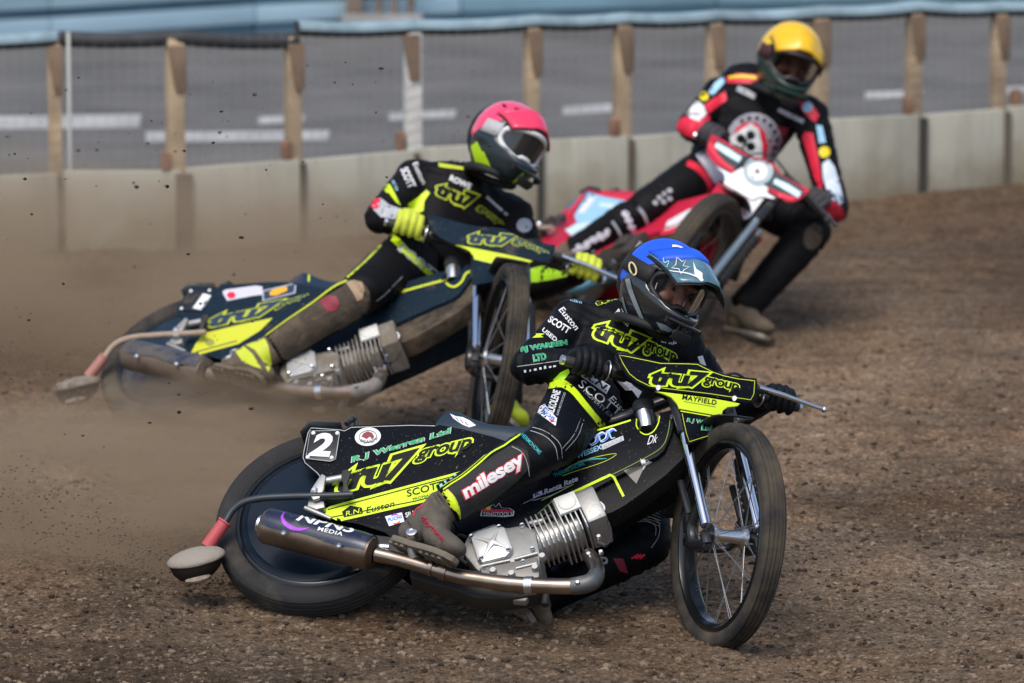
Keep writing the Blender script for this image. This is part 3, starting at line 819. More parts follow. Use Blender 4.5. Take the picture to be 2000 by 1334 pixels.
    g = G(); g.tube([L(1066, 1148, -.06), L(1064, 1182, -.06)], .012, 10); g.build('drain_pipe', C['rubber'], root)
    g = G(); g.box(L(1022, 1168, -.08), (.02, 0, 0), (0, .012, 0), (.008, 0, .02)); g.build('cradle_lug', C['alloyd'], root, bevel=.003)
    # ---- rear side covers, top strip and tail
    out = [(604, 832), (640, 834), (672, 838), (684, 831), (740, 829), (800, 827), (850, 828), (905, 838), (960, 852), (1000, 866), (1000, 940), (985, 1010), (900, 1052), (840, 1052), (775, 1058), (752, 1040), (700, 1023), (640, 1013), (630, 1005), (640, 975), (645, 962), (632, 940), (618, 926), (592, 906), (588, 895), (596, 862)]
    poly = [L(u, v, -.112) for u, v in out]
    g = G(); g.ext(poly, (0, .006, 0)); P['rear'] = g.build('side_cover', C['cover'], root, bevel=.002)
    g = G(); g.ext([V((p.x, .112, p.z)) for p in poly], (0, -.006, 0)); g.build('side_cover', C['cover'], root, bevel=.002)
    top = [poly[i] for i in range(0, 10)]
    rings = [[V((p.x, yy, p.z + .010 * (1 - (yy / .112) ** 2) - .004)) for yy in np.linspace(-.105, .105, 7)] for p in top]
    g = G(); g.loft(rings, cap=False, closed=False); o = g.build('rear_mudguard', C['mudguard'], root); sm = o.modifiers.new('t', 'SOLIDIFY'); sm.thickness = .005
    t0 = top[0]
    g = G(); g.loft([[V((t0.x - .022, yy, t0.z - .03)) for yy in np.linspace(-.12, .09, 5)], [V((t0.x - .005, yy, t0.z + .012)) for yy in np.linspace(-.12, .09, 5)], [V((t0.x + .10, yy, t0.z + .016)) for yy in np.linspace(-.118, .09, 5)]], cap=False, closed=False)
    o = g.build('mudguard_lip', C['mudguard'], root); sm = o.modifiers.new('t', 'SOLIDIFY'); sm.thickness = .004
    g = G(); b = L(684, 829, -.08); g.tube([b + V((-.012, 0, 0)), b + V((0, .01, .03)), b + V((.008, .02, .032)), b + V((.016, .02, 0))], .009, 8, flat=(V((0, 1, 0)), .9)); g.build('lifting_loop', C['mudguard'], root)
    # number plate raised on the cover with four studs
    npl = [(606, 841), (657, 840), (664, 846), (655, 898), (645, 902), (603, 897), (597, 890)]
    g = G(); g.ext([L(u, v, -.1165) for u, v in npl], (0, .004, 0)); P['plate'] = g.build('number_plate', C['plate'], root, bevel=.001)
    if k != 3:
        for u, v in ((612, 846), (659, 846), (648, 894), (601, 893)):
            g = G(); g.lathe([(.0005, -.0045), (.0055, -.0035), (.0072, 0)], L(u, v, -.1168), (0, 1, 0), 14); g.build('stud', C['white'], root)
    # ---- saddle
    sd_ = [(850, 829), (856, 815), (868, 802), (880, 797), (895, 800), (920, 812), (950, 822), (1000, 832), (1085, 838), (1085, 862), (1000, 866), (962, 853), (905, 839)]
    sp = [L(u, v, -.10) for u, v in sd_]
    g = G(); ys = (-.100, -.085, 0, .085, .100); dz = (-.012, 0, .006, 0, -.012)
    cz = sum(p.z for p in sp) / len(sp)
    g.loft([[V((p.x, yy, p.z + (dd if p.z > cz else 0))) for p in sp] for yy, dd in zip(ys, dz)]); P['seat'] = g.build('saddle', C['seat'], root, bevel=.003)
    # ---- tank cover and lower frame cover
    tk = [(985, 868), (1040, 864), (1085, 858), (1145, 843), (1190, 830), (1230, 818), (1244, 815), (1243, 828), (1250, 842), (1262, 846), (1275, 840), (1284, 822), (1288, 806), (1306, 801), (1319, 799), (1317, 822), (1311, 848), (1297, 880), (1284, 891), (1240, 912), (1200, 933), (1160, 955), (1120, 975), (1085, 994), (1052, 1012), (1034, 1028), (1010, 1036), (960, 1040), (900, 1040), (870, 1000), (900, 940), (950, 900)]
    g = G(); g.ext([L(u, v, -.126) for u, v in tk], (0, .252, 0)); P['tank'] = g.build('tank_cover', C['cover'], root, bevel=.004)
    lw = [(1316, 842), (1335, 868), (1346, 884), (1300, 928), (1255, 962), (1218, 988), (1196, 1000), (1160, 1010), (1110, 1010), (1060, 1020), (1052, 1012), (1120, 975), (1200, 933), (1284, 889), (1300, 872)]
    g = G(); g.ext([L(u, v, -.108) for u, v in lw], (0, .075, 0)); P['lowc'] = g.build('frame_cover', C['lowcover'], root, bevel=.005)
    # fuel filler
    f0, f1 = L(1263, 838, -.09), L(1258, 802, -.105)
    g = G(); g.tube([f0, f1], .029, 20); g.build('filler_neck', C['alloy'], root)
    dd = (f1 - f0).normalized()
    g = G(); pr = [(.0005, .03)] + [(.031, .028), (.034, .024), (.034, -.004), (.028, -.004)]
    g.lathe(pr, f1, dd, 22); g.build('filler_cap', C['rubber'], root)
    # ---- engine
    yr = -.145
    cc = [(905, 1062), (915, 1040), (965, 1021), (990, 1030), (1022, 1024), (1046, 1036), (1056, 1085), (1052, 1128), (1020, 1140), (962, 1132), (930, 1112), (908, 1085)]
    g = G(); g.ext([L(u, v, yr) for u, v in cc], (0, .13, 0)); P['case'] = g.build('crankcase', C['engine'], root, bevel=.012)
    cl = [(918, 1046), (932, 1037), (974, 1024), (986, 1030), (1001, 1068), (998, 1076), (988, 1086), (942, 1098), (932, 1092)]
    g = G(); pl_ = [L(u, v, yr - .022) for u, v in cl]; g.ext(pl_, (0, .03, 0)); P['clutch'] = g.build('clutch_cover', C['enginel'], root, bevel=.007)
    c = L(961, 1058, yr - .0245)
    g = G()
    for u, v in ((919, 1048), (976, 1026), (999, 1072), (940, 1096)):
        e = L(u, v, yr - .022); g.tube([c, c.lerp(e, .35), c.lerp(e, .9)], [.013, .0055, .003], 8, flat=(V((0, 1, 0)), .5))
    g.build('star_rib', C['enginel'], root)
    for u, v in ((921, 1049), (975, 1030), (993, 1074), (940, 1091), (959, 1106), (1040, 1073), (1020, 1027), (946, 1110), (1022, 1098)):
        g = G(); e = L(u, v, yr - (.021 if v < 1095 and u < 1000 else .004)); g.lathe([(.004, -.004), (.0075, -.006), (.0085, .002)], e, (0, 1, 0), 12); g.lathe([(.0005, -.003), (.004, -.003)], e, (0, 1, 0), 8, mi=1); g.build('engine_bolt', [C['alloy'], C['black']], root)
    a0, a1 = L(1036, 1072, -.06), L(1172, 1018, -.06)
    ax = (a1 - a0); ln = ax.length; ax.normalize(); sz = V((-ax.z, 0, ax.x))          # sz upwards, square to the cylinder
    g = G(); g.tube([a0, a0 + ax * ln * .72], .058, 24); g.build('cylinder', C['engine'], root)
    nf = 11
    for i in range(nf):
        p = a0 + ax * (ln * (.07 + .70 * i / (nf - 1)))
        up = .066 + (.006 if 3 < i < 8 else 0) + (.012 if i > 5 else 0); dn = .066 + (.024 if i in (5, 6, 7) else 0)
        g = G()
        yb, yf_ = .045, -.078 - (.012 if i > 4 else 0)
        prof = [(yf_ + .012, -dn), (yf_, -dn + .014), (yf_, up - .012), (yf_ + .012, up), (yb - .01, up), (yb, up - .01), (yb, -dn + .01), (yb - .01, -dn)]
        g.ext([p + sz * z + V((0, y + .0, 0)) for y, z in prof], ax * .0046); g.build('cooling_fin', C['fin'], root, bevel=.0012)
    h0 = a0 + ax * (ln * .80)
    g = G(); prof = [(-.088, -.058), (-.094, -.04), (-.094, .062), (-.08, .078), (.04, .078), (.05, .06), (.05, -.05), (.04, -.062)]
    g.ext([h0 + sz * z + V((0, y, 0)) for y, z in prof], ax * .062); P['head'] = g.build('cylinder_head', C['engine'], root, bevel=.009)
    g = G(); cpl = a0 + ax * (ln * .66) + sz * .036 + V((0, -.099, 0)); g.lathe([(.0005, -.006), (.026, -.005), (.029, 0)], cpl, (0, 1, 0), 24); g.box(cpl + V((0, .006, 0)), ax * .034, V((0, .006, 0)), sz * .034); g.build('head_plaque', C['plaque'], root, bevel=.003)
    for u, v in ((1170, 1050), (1174, 1080), (1150, 1084)):
        g = G(); g.lathe([(.0005, -.010), (.006, -.010), (.008, .002)], L(u, v, -.15), (0, 1, 0), 10); g.build('head_bolt', C['alloy'], root)
    # lower case, bosses, breather hose and plug lead
    g = G(); g.ext([L(u, v, yr - .006) for u, v in ((934, 1108), (990, 1098), (1050, 1086), (1054, 1126), (1022, 1136), (964, 1130), (940, 1118))], (0, .1, 0)); g.build('lower_case', C['oily2'], root, bevel=.008)
    for (u, v, u2, v2) in ((1004, 1092, 1050, 1080), (1008, 1110, 1048, 1100), (940, 1106, 996, 1094)):
        g = G(); g.tube([L(u, v, yr - .008), L(u2, v2, yr - .008)], .005, 8); g.build('case_rib', C['engine'], root)
    for u, v in ((964, 1118), (1000, 1124), (1046, 1112), (1060, 1090)):
        g = G(); g.lathe([(.0005, -.016), (.009, -.016), (.011, -.010), (.012, .002)], L(u, v, yr - .006), (0, 1, 0), 14); g.build('case_boss', C['alloyd'], root)
    g = G(); g.tube(cr([L(1062, 1016, -.12), L(1075, 1008, -.125), L(1085, 1014, -.12), L(1080, 1026, -.10)], 5), .006, 8); g.build('breather_hose', C['rubber'], root)
    g = G(); g.tube(cr([L(912, 1050, -.13), L(898, 1046, -.12), L(888, 1060, -.11), L(894, 1085, -.12), L(912, 1102, -.13)], 5), .006, 8); g.build('oil_hose', C['rubber'], root)
    g = G(); g.tube([L(1168, 1060, -.15), L(1184, 1066, -.15)], [.009, .007], 10); g.tube(cr([L(1184, 1066, -.15), L(1194, 1050, -.14), L(1188, 1020, -.12), L(1170, 1000, -.11)], 5), .0035, 8); g.build('plug_lead', C['rubber'], root)
    # primary chain run and gearbox sprocket behind the boot
    g = G(); g.ext([L(u, v, -.115) for u, v in ((700, 1040), (780, 1050), (905, 1062), (908, 1085), (900, 1100), (780, 1085), (700, 1072))], (0, .03, 0)); g.build('chain_guard', C['oily'], root, bevel=.006)
    # ---- exhaust
    ex = [L(1150, 1084, -.095), L(1160, 1098, -.125), L(1166, 1116, -.15), L(1158, 1134, -.165), L(1135, 1143, -.17), L(1100, 1145, -.17), L(1040, 1143, -.17), L(985, 1139, -.17), L(935, 1132, -.17), L(890, 1124, -.17), L(830, 1107, -.17), L(775, 1092, -.17), L(735, 1083, -.17)]
    g = G(); g.tube(cr(ex, 5), [.022, .024, .024, .024, .024, .024, .024, .024, .023, .023, .022, .021, .024], 18); P['pipe'] = g.build('exhaust_pipe', C['pipe'], root)
    exs = cr(ex, 5)[12:24]
    g = G(); g.tube(exs, [.026, .0275, .0275, .0275, .026], 18); g.build('heat_shield', C['shield'], root)
    g = G(); g.lathe([(.0005, -.007), (.006, -.006), (.008, 0)], L(1128, 1137, -.198), (0, 1, 0), 12); g.build('shield_bolt', C['alloy'], root)
    for (u, v, w_) in ((1033, 1143, .012), (868, 1117, .013), (845, 1110, .006)):
        c = L(u, v, -.17); t = (L(u + 10, v + (0 if u > 1000 else 3), -.17) - L(u - 10, v - (0 if u > 1000 else 3), -.17)).normalized()
        g = G(); g.lathe([(.023, -w_), (.0275, -w_), (.0275, w_), (.023, w_)], c, t, 20); g.build('pipe_clamp', C['alloy'] if u > 1000 else C['pipe'], root)
    s0, s1 = L(516, 1026, -.18), L(733, 1083, -.175)
    sa = (s1 - s0); sl_ = sa.length; sa.normalize()
    g = G(); g.lathe([(.018, .005), (.047, .0), (.054, .008), (.0555, .02), (.0555, sl_ * .93), (.050, sl_ * .97), (.026, sl_)], s0, sa, 36); P['sil'] = g.build('silencer', C['sil'], root)
    # heat-blued upper guard on the silencer
    rings = []
    xx, yy_ = frame_of(sa)
    upv = (V((0, -.55, 1)) - sa * V((0, -.55, 1)).dot(sa)).normalized(); sdv = sa.cross(upv)
    for i in range(12):
        t = .012 + (sl_ * .955 - .012) * i / 11
        rings.append([s0 + sa * t + (upv * math.cos(an) + sdv * math.sin(an)) * (.0585 if 0 < i < 11 else .056) for an in np.linspace(-1.75, 1.60 + .08 * math.sin(i), 18)])
    g = G(); g.loft(rings, cap=False, closed=False); P['guard'] = g.build('silencer_guard', C['guard'], root)
    g = G(); g.lathe([(.024, -.012), (.027, -.018), (.029, -.015), (.026, -.005), (.026, .01)], s0, sa, 24); g.lathe([(.024, -.012), (.0005, -.006)], s0, sa, 20, mi=1); g.build('tail_pipe', [C['alloy'], C['black']], root)
    for u, v in ((554, 1041), (662, 1066)):
        e = L(u, v, -.236); g = G(); g.lathe([(.0005, -.006), (.005, -.006), (.0085, -.002), (.0085, .002)], e, (0, 1, -.2), 12); g.build('guard_bolt', C['alloy'], root)
    g = G(); g.tube([L(700, 1065, -.16), L(760, 1068, -.15)], .009, 8); g.build('silencer_bracket', C['alloy'], root)
    # ---- footrest
    q0, q1 = L(842, 1090, -.15), L(804, 1041, -.235)
    g = G(); g.tube(cr([L(850, 1096, -.14), L(822, 1098, -.16), L(806, 1082, -.185), L(804, 1058, -.21), q1], 5), [.011, .013, .014, .014, .015], 12); g.build('footrest', C['alloyd'], root)
    dpeg = (q1 - L(804, 1070, -.20)).normalized()
    g = G(); g.lathe([(.0005, .004), (.011, .004), (.012, .006), (.017, .005), (.018, .0), (.017, -.012)], L(804, 1040, -.24), V((0, -1, .15)), 24); g.build('footrest_end', C['alloy'], root)
    # ---- dirt deflector: bracket, arm, red sleeve, shell
    g = G(); pts = [L(690, 966, -.150), L(650, 968, -.150), L(600, 969, -.150), L(560, 970, -.148), L(510, 973, -.146), L(476, 981, -.140), L(455, 996, -.130), L(443, 1014, -.120), L(437, 1024, -.115)]
    g.tube(cr(pts, 5), [.0105, .0115, .0115, .0115, .0115, .0115], 12); g.build('deflector_arm', C['arm'], root)
    g = G(); a_, b_ = L(440, 1018, -.117), L(404, 1068, -.085); g.tube([a_, a_.lerp(b_, .05), a_.lerp(b_, .08), b_], [.0215, .0235, .0205, .0205], 16); g.build('red_sleeve', C['red'], root)
    for t, o_ in ((.35, .024), (.72, .024)):
        g = G(); c = a_.lerp(b_, t); nrm = V((.8, -.3, .3)).normalized(); g.tube([c - nrm * .026, c + nrm * .026], .004, 8); g.build('sleeve_bolt', C['alloy'], root)
    # bracket plates
    g = G(); g.ext([L(u, v, -.158) for u, v in ((628, 925), (636, 929), (632, 955), (624, 972), (612, 976), (604, 966), (608, 954))], (0, .014, 0)); g.build('deflector_bracket', C['alloyd'], root, bevel=.003)
    g = G(); g.tube([L(634, 940, -.135), L(676, 932, -.135)], .012, 12); g.build('bracket_spigot', C['alloyd'], root)
    g = G(); g.ext([L(u, v, -.150) for u, v in ((668, 918), (680, 916), (684, 925), (678, 945), (682, 960), (680, 968), (668, 966), (670, 945), (666, 930))], (0, .012, 0)); g.build('bracket_clamp', C['oily'], root, bevel=.003)
    g = G(); g.lathe([(.0005, -.008), (.006, -.008), (.011, -.003), (.011, .002)], L(614, 958, -.160), (0, 1, 0), 14); g.build('bracket_bolt', C['alloy'], root)
    g = G(); g.ext([L(u, v, -.140) for u, v in ((602, 978), (632, 978), (634, 990), (618, 994), (600, 988))], (0, .03, 0)); g.build('axle_block', C['alloyd'], root, bevel=.004)
    g = G(); g.tube([L(596, 992, -.13), L(622, 1003, -.13), L(646, 1013, -.125)], [.008, .008, .006], 10); g.build('adjuster_rod', C['alloyd'], root)
    g = G(); g.lathe([(.0005, -.02), (.016, -.02), (.018, .0), (.018, .02)], (0, -.11, 0), (0, 1, 0), 16); g.build('axle_nut', C['alloyd'], root)
    # shell: a shallow scoop behind the tyre, open below
    tl, trr = L(326, 1098, -.10), L(438, 1074, -.10)
    cx = (tl + trr) / 2; hx = (trr - tl) / 2
    nrm = (M1.inverted().to_3x3() @ cdir(-.20, .93, .24)).normalized()
    hx -= nrm * hx.dot(nrm); hy = hx.normalized().cross(nrm) * .075
    if (M1.to_3x3() @ hy).dot(FW) < 0: hy = -hy
    def oval(sx, sy_, off, sh=0.0, n=32): return [cx + hx * (sx * math.cos(a) + sh) + hy * (sy_ * math.sin(a)) + nrm * off for a in np.linspace(0, 2 * math.pi, n, endpoint=False)]
    g = G()
    g.loft([oval(.05, .05, .022), oval(.35, .35, .020), oval(.65, .65, .015), oval(.88, .88, .007), oval(1.0, 1.0, -.002), oval(1.02, 1.02, -.009), oval(.99, .99, -.013)], cap=True)
    P['shell'] = g.build('deflector_shell', [C['shell']], root, angle=60)
    g = G(); g.loft([oval(.96, .96, -.008), oval(.93, .95, -.022, -.02), oval(.82, .88, -.044, -.06), oval(.62, .70, -.062, -.10), oval(.36, .45, -.072, -.12)], cap=True); g.build('shell_underside', C['shelldark'], root, angle=60)
    g = G(); c = cx + hx * -.04 + nrm * -.058 - hy * .58
    g.ell(c, hx * .46, hy * .38, nrm * .016 + hx * .03, 16); g.build('caked_mud', C['cake'], root)
    # chain cover on the far side and small carburettor
    g = G(); g.tube([L(1030, 1028, -.02), L(1000, 1008, 0), L(980, 990, .02)], [.026, .03, .03], 14); g.build('carburettor', C['alloyd'], root)
    g = G(); g.tube([L(1027, 1026, -.11), L(1040, 1022, -.12), L(1062, 1016, -.12)], [.012, .01, .008], 10); g.build('oil_union', C['alloyd'], root)
    g = G(); g.tube(cr([L(1150, 985, -.13), L(1165, 978, -.135), L(1180, 990, -.135), L(1172, 1003, -.13), L(1140, 985, -.12)], 5), .0035, 6); g.build('ignition_lead', C['white'], root)
    return root, P, M, S

# ------------------------------------------------------------------ material sets
def matset(tag, dirt, cover, seat, lower, tyre, disc, extra=None):
    D = dict(dirt=dirt)
    c = dict(
        tyre=mat('tyre_' + tag, tyre, .85, dirt=.55 + dirt * .3, dirtcol=(.13, .105, .08), dscale=4, bump=.25, bscale=70, spec=.25),
        ftyre=mat('front_tyre_' + tag, tyre, .9, dirt=.80, dirtcol=(.105, .085, .060), dscale=6, bump=.2, bscale=70, spec=.2),
        rim=mat('rim_' + tag, (.016, .018, .02), .25, .6, dirt=dirt * .6, coat=.5),
        disc=mat('disc_' + tag, disc, .35, 0, dirt=dirt * .8 + .06, dscale=5, spec=.25),
        alloy=mat('alloy_' + tag, (.72, .73, .74), .28, 1.0, dirt=dirt * .7, dscale=20),
        alloyd=mat('dull_alloy_' + tag, (.42, .42, .41), .5, .8, dirt=dirt * .7 + .2, dscale=20),
        chrome=mat('chrome_' + tag, (.82, .85, .9), .12, 1.0, dirt=dirt * .5, dscale=12),
        spoke=mat('spoke_' + tag, (.34, .35, .36), .5, 1.0, dirt=dirt * .6),
        black=mat('black_paint_' + tag, (.012, .013, .015), .35, dirt=dirt * .6 + .1, dscale=15, coat=.3),
        oily=mat('oily_black_' + tag, (.022, .02, .018), .6, dirt=dirt * .7 + .3, dirtcol=(.09, .07, .05), dscale=14),
        oily2=mat('oily_alloy_' + tag, (.20, .195, .18), .5, .5, dirt=dirt * .9 + .5, dirtcol=(.075, .06, .045), dscale=16),
        rubber=mat('rubber_' + tag, (.02, .02, .021), .65, dirt=dirt * .7 + .1),
        mudguard=mat('mudguard_' + tag, (.015, .02, .026), .4, dirt=dirt * .6 + .25, dscale=12, speck=.4),
        cover=mat('cover_' + tag, cover, .4, dirt=dirt * .6 + .06, dscale=7, spec=.09, speck=.3),
        lowcover=mat('lowcover_' + tag, (.009, .009, .010), .5, dirt=dirt * 1.0 + .2, dscale=9, speck=.45, bump=.12, bscale=25, spec=.15, dirtcol=(.15, .115, .08)),
        lower=mat('lower_' + tag, lower, .5, dirt=dirt * .6, dscale=10),
        seat=mat('seat_' + tag, seat, .4, spec=.3, dirt=dirt * .6 + .05, dscale=10),
        plate=mat('plate_' + tag, (.008, .009, .011) if tag != 'c' else (.04, .13, .2), .4, dirt=dirt * .8),
        white=mat('white_' + tag, (.75, .76, .77), .5, dirt=dirt * .5),
        engine=mat('engine_' + tag, (.34, .34, .33), .42, .6, dirt=dirt * .95 + .46, dirtcol=(.17, .14, .105), dscale=13, bump=.06, bscale=90),
        enginel=mat('engine_light_' + tag, (.50, .51, .51), .42, .45, dirt=dirt * .9 + .12, dirtcol=(.3, .26, .2), dscale=13),
        fin=mat('fin_' + tag, (.52, .53, .53), .38, .7, dirt=dirt * .95 + .34, dirtcol=(.17, .14, .105), dscale=15),
        plaque=mat('plaque_' + tag, (.68, .68, .64), .6, dirt=dirt * .8 + .05),
        pipe=mat('pipe_' + tag, (.33, .27, .22), .33, 1.0, dirt=dirt * .8 + .25, dirtcol=(.14, .11, .085), dscale=9, var=.35, vscale=7),
        shield=mat('shield_' + tag, (.12, .125, .13), .5, .7, dirt=dirt * .9 + .45, dirtcol=(.22, .2, .175), dscale=22),
        sil=mat('silencer_' + tag, (.22, .17, .13), .38, .9, var=.3, vscale=9, dirt=dirt * .8 + .45, dirtcol=(.10, .075, .055), dscale=9),
        guard=mat('guard_' + tag, (.012, .018, .045), .3, .2, dirt=dirt * .8 + .42, dirtcol=(.10, .088, .075), dscale=20, speck=.7, coat=.3),
        arm=mat('arm_' + tag, (.022, .03, .038) if tag == 'a' else (.36, .27, .2), .4, dirt=dirt * .6 + .2, dscale=25),
        red=mat('sleeve_' + tag, (.46, .075, .085) if tag == 'a' else (.36, .16, .13), .55, dirt=dirt * .5 + .12, dscale=16, speck=.4),
        shell=mat('shell_' + tag, (.27, .24, .20), .85, dirt=dirt * .6 + .5, dirtcol=(.14, .105, .075), dscale=14, bump=.4, bscale=60),
        shelldark=mat('shell_dark_' + tag, (.022, .017, .013), .95, dirt=.25, dirtcol=(.07, .055, .04), spec=.1),
        cake=mat('cake_' + tag, (.24, .195, .145), .95, var=.4, vscale=40, bump=.6, bscale=90))
    return c
SA_ = matset('a', .0, (.0045, .006, .009), (.012, .028, .048), (.62, .80, .018), (.026, .026, .027), (.0035, .010, .020))
SB_ = matset('b', .62, (.010, .021, .034), (.012, .030, .055), (.62, .72, .03), (.02, .02, .02), (.012, .028, .048))
SC_ = matset('c', .5, (.50, .016, .05), (.30, .02, .05), (.80, .80, .82), (.05, .045, .04), (.1, .09, .08))
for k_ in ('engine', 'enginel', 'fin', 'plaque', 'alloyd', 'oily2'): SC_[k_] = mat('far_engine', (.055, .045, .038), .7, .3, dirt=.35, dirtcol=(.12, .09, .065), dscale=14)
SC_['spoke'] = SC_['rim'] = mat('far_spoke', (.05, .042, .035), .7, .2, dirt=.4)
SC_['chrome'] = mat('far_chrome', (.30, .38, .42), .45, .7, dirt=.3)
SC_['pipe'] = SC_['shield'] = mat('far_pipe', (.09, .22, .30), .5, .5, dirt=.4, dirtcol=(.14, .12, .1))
b1, P1, MB1, SB1 = bike(1, 'speedway_bike', 'black and lime speedway motorcycle numbered 2, nearest the camera', SA_)
b2, P2, MB2, SB2 = bike(2, 'speedway_bike', 'muddy navy and yellow speedway motorcycle numbered 1 with dust at its rear wheel', SB_)
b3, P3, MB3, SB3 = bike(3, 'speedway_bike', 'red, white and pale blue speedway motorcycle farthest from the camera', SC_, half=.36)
for b in (b1, b2, b3): b['group'] = 'speedway motorcycles in the race'

# ================================================================== riders
SKIN = mat('skin', (.46, .24, .17), .55, var=.15, vscale=30)
def helmet(name, c, f, yv, parent, C, peak=1.0, lens='clear', size=1.0):
    """c centre, f face direction, yv towards the wearer's left; helmet > parts"""
    X_ = f.normalized(); Y_ = (yv - X_ * yv.dot(X_)).normalized(); Z_ = X_.cross(Y_)
    Mh = Matrix.Translation(c) @ Matrix((X_, Y_, Z_)).transposed().to_4x4() @ Matrix.Scale(size, 4)
    # shell
    bm = bmesh.new(); bmesh.ops.create_uvsphere(bm, u_segments=72, v_segments=44, radius=1)
    def port(d):
        az = math.atan2(d.y, d.x)
        lo = -.30 - .10 * (abs(az) / 1.1) ** 2 * -1; hi = .40 - .12 * (abs(az) / 1.05) ** 2
        return abs(az) < 1.08 and lo < d.z < hi
    bmesh.ops.delete(bm, geom=[f_ for f_ in bm.faces if port(f_.calc_center_median().normalized()) or f_.calc_center_median().normalized().z < -.86], context='FACES')
    for v in bm.verts:
        d = v.co.normalized(); p = V((d.x * (.142 if d.x < 0 else .132), d.y * .116, d.z * (.128 if d.z > 0 else .150)))
        wch = max(0, min(1, (d.x - .05) / .5)) * max(0, min(1, (-d.z - .05) / .35)); wch = wch * wch * (3 - 2 * wch)
        p.x += .068 * wch; p.y *= 1 - .22 * wch; p.z += .012 * wch
        if d.z < -.3 and d.x < .2: p.x *= .94; p.y *= .95
        if d.z > 0: p.z *= 1 + .05 * max(0, -d.x)
        v.co = p
    geom = bm.verts[:] + bm.edges[:] + bm.faces[:]
    nrm = V((-1.0, 0, 1)).normalized(); po = V((.07, 0, .066))
    bmesh.ops.bisect_plane(bm, geom=geom, plane_co=po, plane_no=nrm)
    for f_ in bm.faces: f_.material_index = 0 if (f_.calc_center_median() - po).dot(nrm) > 0 else 1
    me = bpy.data.meshes.new(name); bm.to_mesh(me); bm.free()
    me.materials.append(C['cap']); me.materials.append(C['shell'])
    me.polygons.foreach_set('use_smooth', [True] * len(me.polygons))
    me.transform(Mh)
    h = link_mesh(name, me, [C['cap'], C['shell']], parent)
    md = h.modifiers.new('t', 'SOLIDIFY'); md.thickness = .011; md.offset = -1
    def part(g, nm, mats, **kw): return g.xf(lambda p: Mh @ p).build(nm, mats, h, world=True, **kw)
    H = {'shell': h}
    # hem of the coloured cap
    # goggle frame
    loop = []
    for k in range(48):
        a = 2 * math.pi * k / 48; az = 1.02 * math.cos(a) * (1 if abs(math.cos(a)) < .97 else .985); zz = .012 + .052 * math.sin(a) - .006 * abs(math.cos(a))
        if abs(math.cos(a)) < .22 and math.sin(a) < 0: zz += .012
        loop.append(V((math.cos(az) * .132, math.sin(az) * .108, zz)))
    g = G(); g.tube(loop + [loop[0]], .0095, 10, cap=False); part(g, 'goggle_frame', C['frame'])
    g = G(); g.loft([[p * 1.0 for p in loop], [V((p.x - .012, p.y * .96, p.z * .98)) for p in loop], [V((p.x * .62 + .008, p.y * .80, p.z * 1.12)) for p in loop], [V((p.x * .40 + .012, p.y * .62, p.z * 1.1)) for p in loop], [V((.028, p.y * .2, p.z * .3)) for p in loop]], cap=False); part(g, 'goggle_foam', C['vent'])
    rings = []
    for i in range(9):
        t = -1 + 2 * i / 8; zz = .012 + .047 * t
        rings.append([V((math.cos(az) * .133, math.sin(az) * .109, zz)) for az in np.linspace(-.99 * math.sqrt(max(.05, 1 - t * t * .55)), .99 * math.sqrt(max(.05, 1 - t * t * .55)), 17)])
    g = G(); g.loft(rings, cap=False, closed=False); H['lens'] = part(g, 'goggle_lens', C['lens'])
    # strap round the sides
    for s in (-1, 1):
        rings = []
        for i in range(14):
            az = s * (1.0 + C.get('wrap', 1.9) * i / 13); rings.append([V((math.cos(az) * (.146 if math.cos(az) < 0 else .138), math.sin(az) * .1215, zz - .012 * (i / 13))) for zz in (-.010, .014, .038)])
        g = G(); g.loft(rings, cap=False, closed=False); o = part(g, 'goggle_strap', C['strap']); H['strap%d' % s] = o
        md = o.modifiers.new('t', 'SOLIDIFY'); md.thickness = .003
    # face: brow, nose, cheeks and eyes behind the lens
    g = G(); g.ell((.012, 0, -.005), (.088, 0, 0), (0, .074, 0), (0, 0, .105), 20)
    g.tube([V((.095, 0, .022)), V((.108, 0, -.002)), V((.120, 0, -.024)), V((.104, 0, -.034))], [.008, .011, .014, .010], 10)
    for s in (-1, 1):
        g.ell((.085, s * .036, -.022), (.02, 0, 0), (0, .026, 0), (0, 0, .02), 10); g.ell((.088, s * .033, .030), (.014, 0, 0), (0, .024, 0), (0, 0, .008), 10)
    me = remesh(g, .005, 3); me.transform(Mh); o = link_mesh('face', me, [SKIN], h)
    for s in (-1, 1):
        g = G(); g.ell((.088, s * .032, .012), (.011, 0, 0), (0, .013, 0), (0, 0, .0045), 12, 0); g.ell((.097, s * .031, .011), (.004, 0, 0), (0, .006, 0), (0, 0, .006), 8, 1)
        part(g, 'eye', [mat('eye_white', (.32, .28, .26), .4), mat('iris', (.03, .03, .035), .2)])
    g = G(); g.ell((-.048, 0, -.005), (.110, 0, 0), (0, .104, 0), (0, 0, .118), 20); part(g, 'liner', C['vent'])
    for s in (-1, 1):
        g = G(); g.ell((.056, s * .066, .010), (.036, 0, 0), (0, .021, 0), (0, 0, .044), 16); part(g, 'goggle_padding', C['vent'])
    # chin bar: mouth vent and side vents
    g = G(); g.ext([V((.196, y, z)) for y, z in ((-.030, -.078), (.030, -.078), (.036, -.090), (.022, -.110), (-.022, -.110), (-.036, -.090))], (.008, 0, -.002)); part(g, 'mouth_vent', C['vent'], bevel=.003)
    for s in (-1, 1):
        g = G(); g.ext([V((.176, s * y, z)) for y, z in ((.040, -.066), (.066, -.056), (.064, -.074), (.046, -.084))], (.012, 0, 0)); part(g, 'side_vent', C['vent'], bevel=.002)
    g = G(); g.tube([V((.18 + .012 * math.cos(t), .062 * math.sin(t) * 1.0, -.060)) for t in np.linspace(-1.2, 1.2, 12)], [.005, .007, .007, .005], 10); part(g, 'nose_guard', C['shell'])
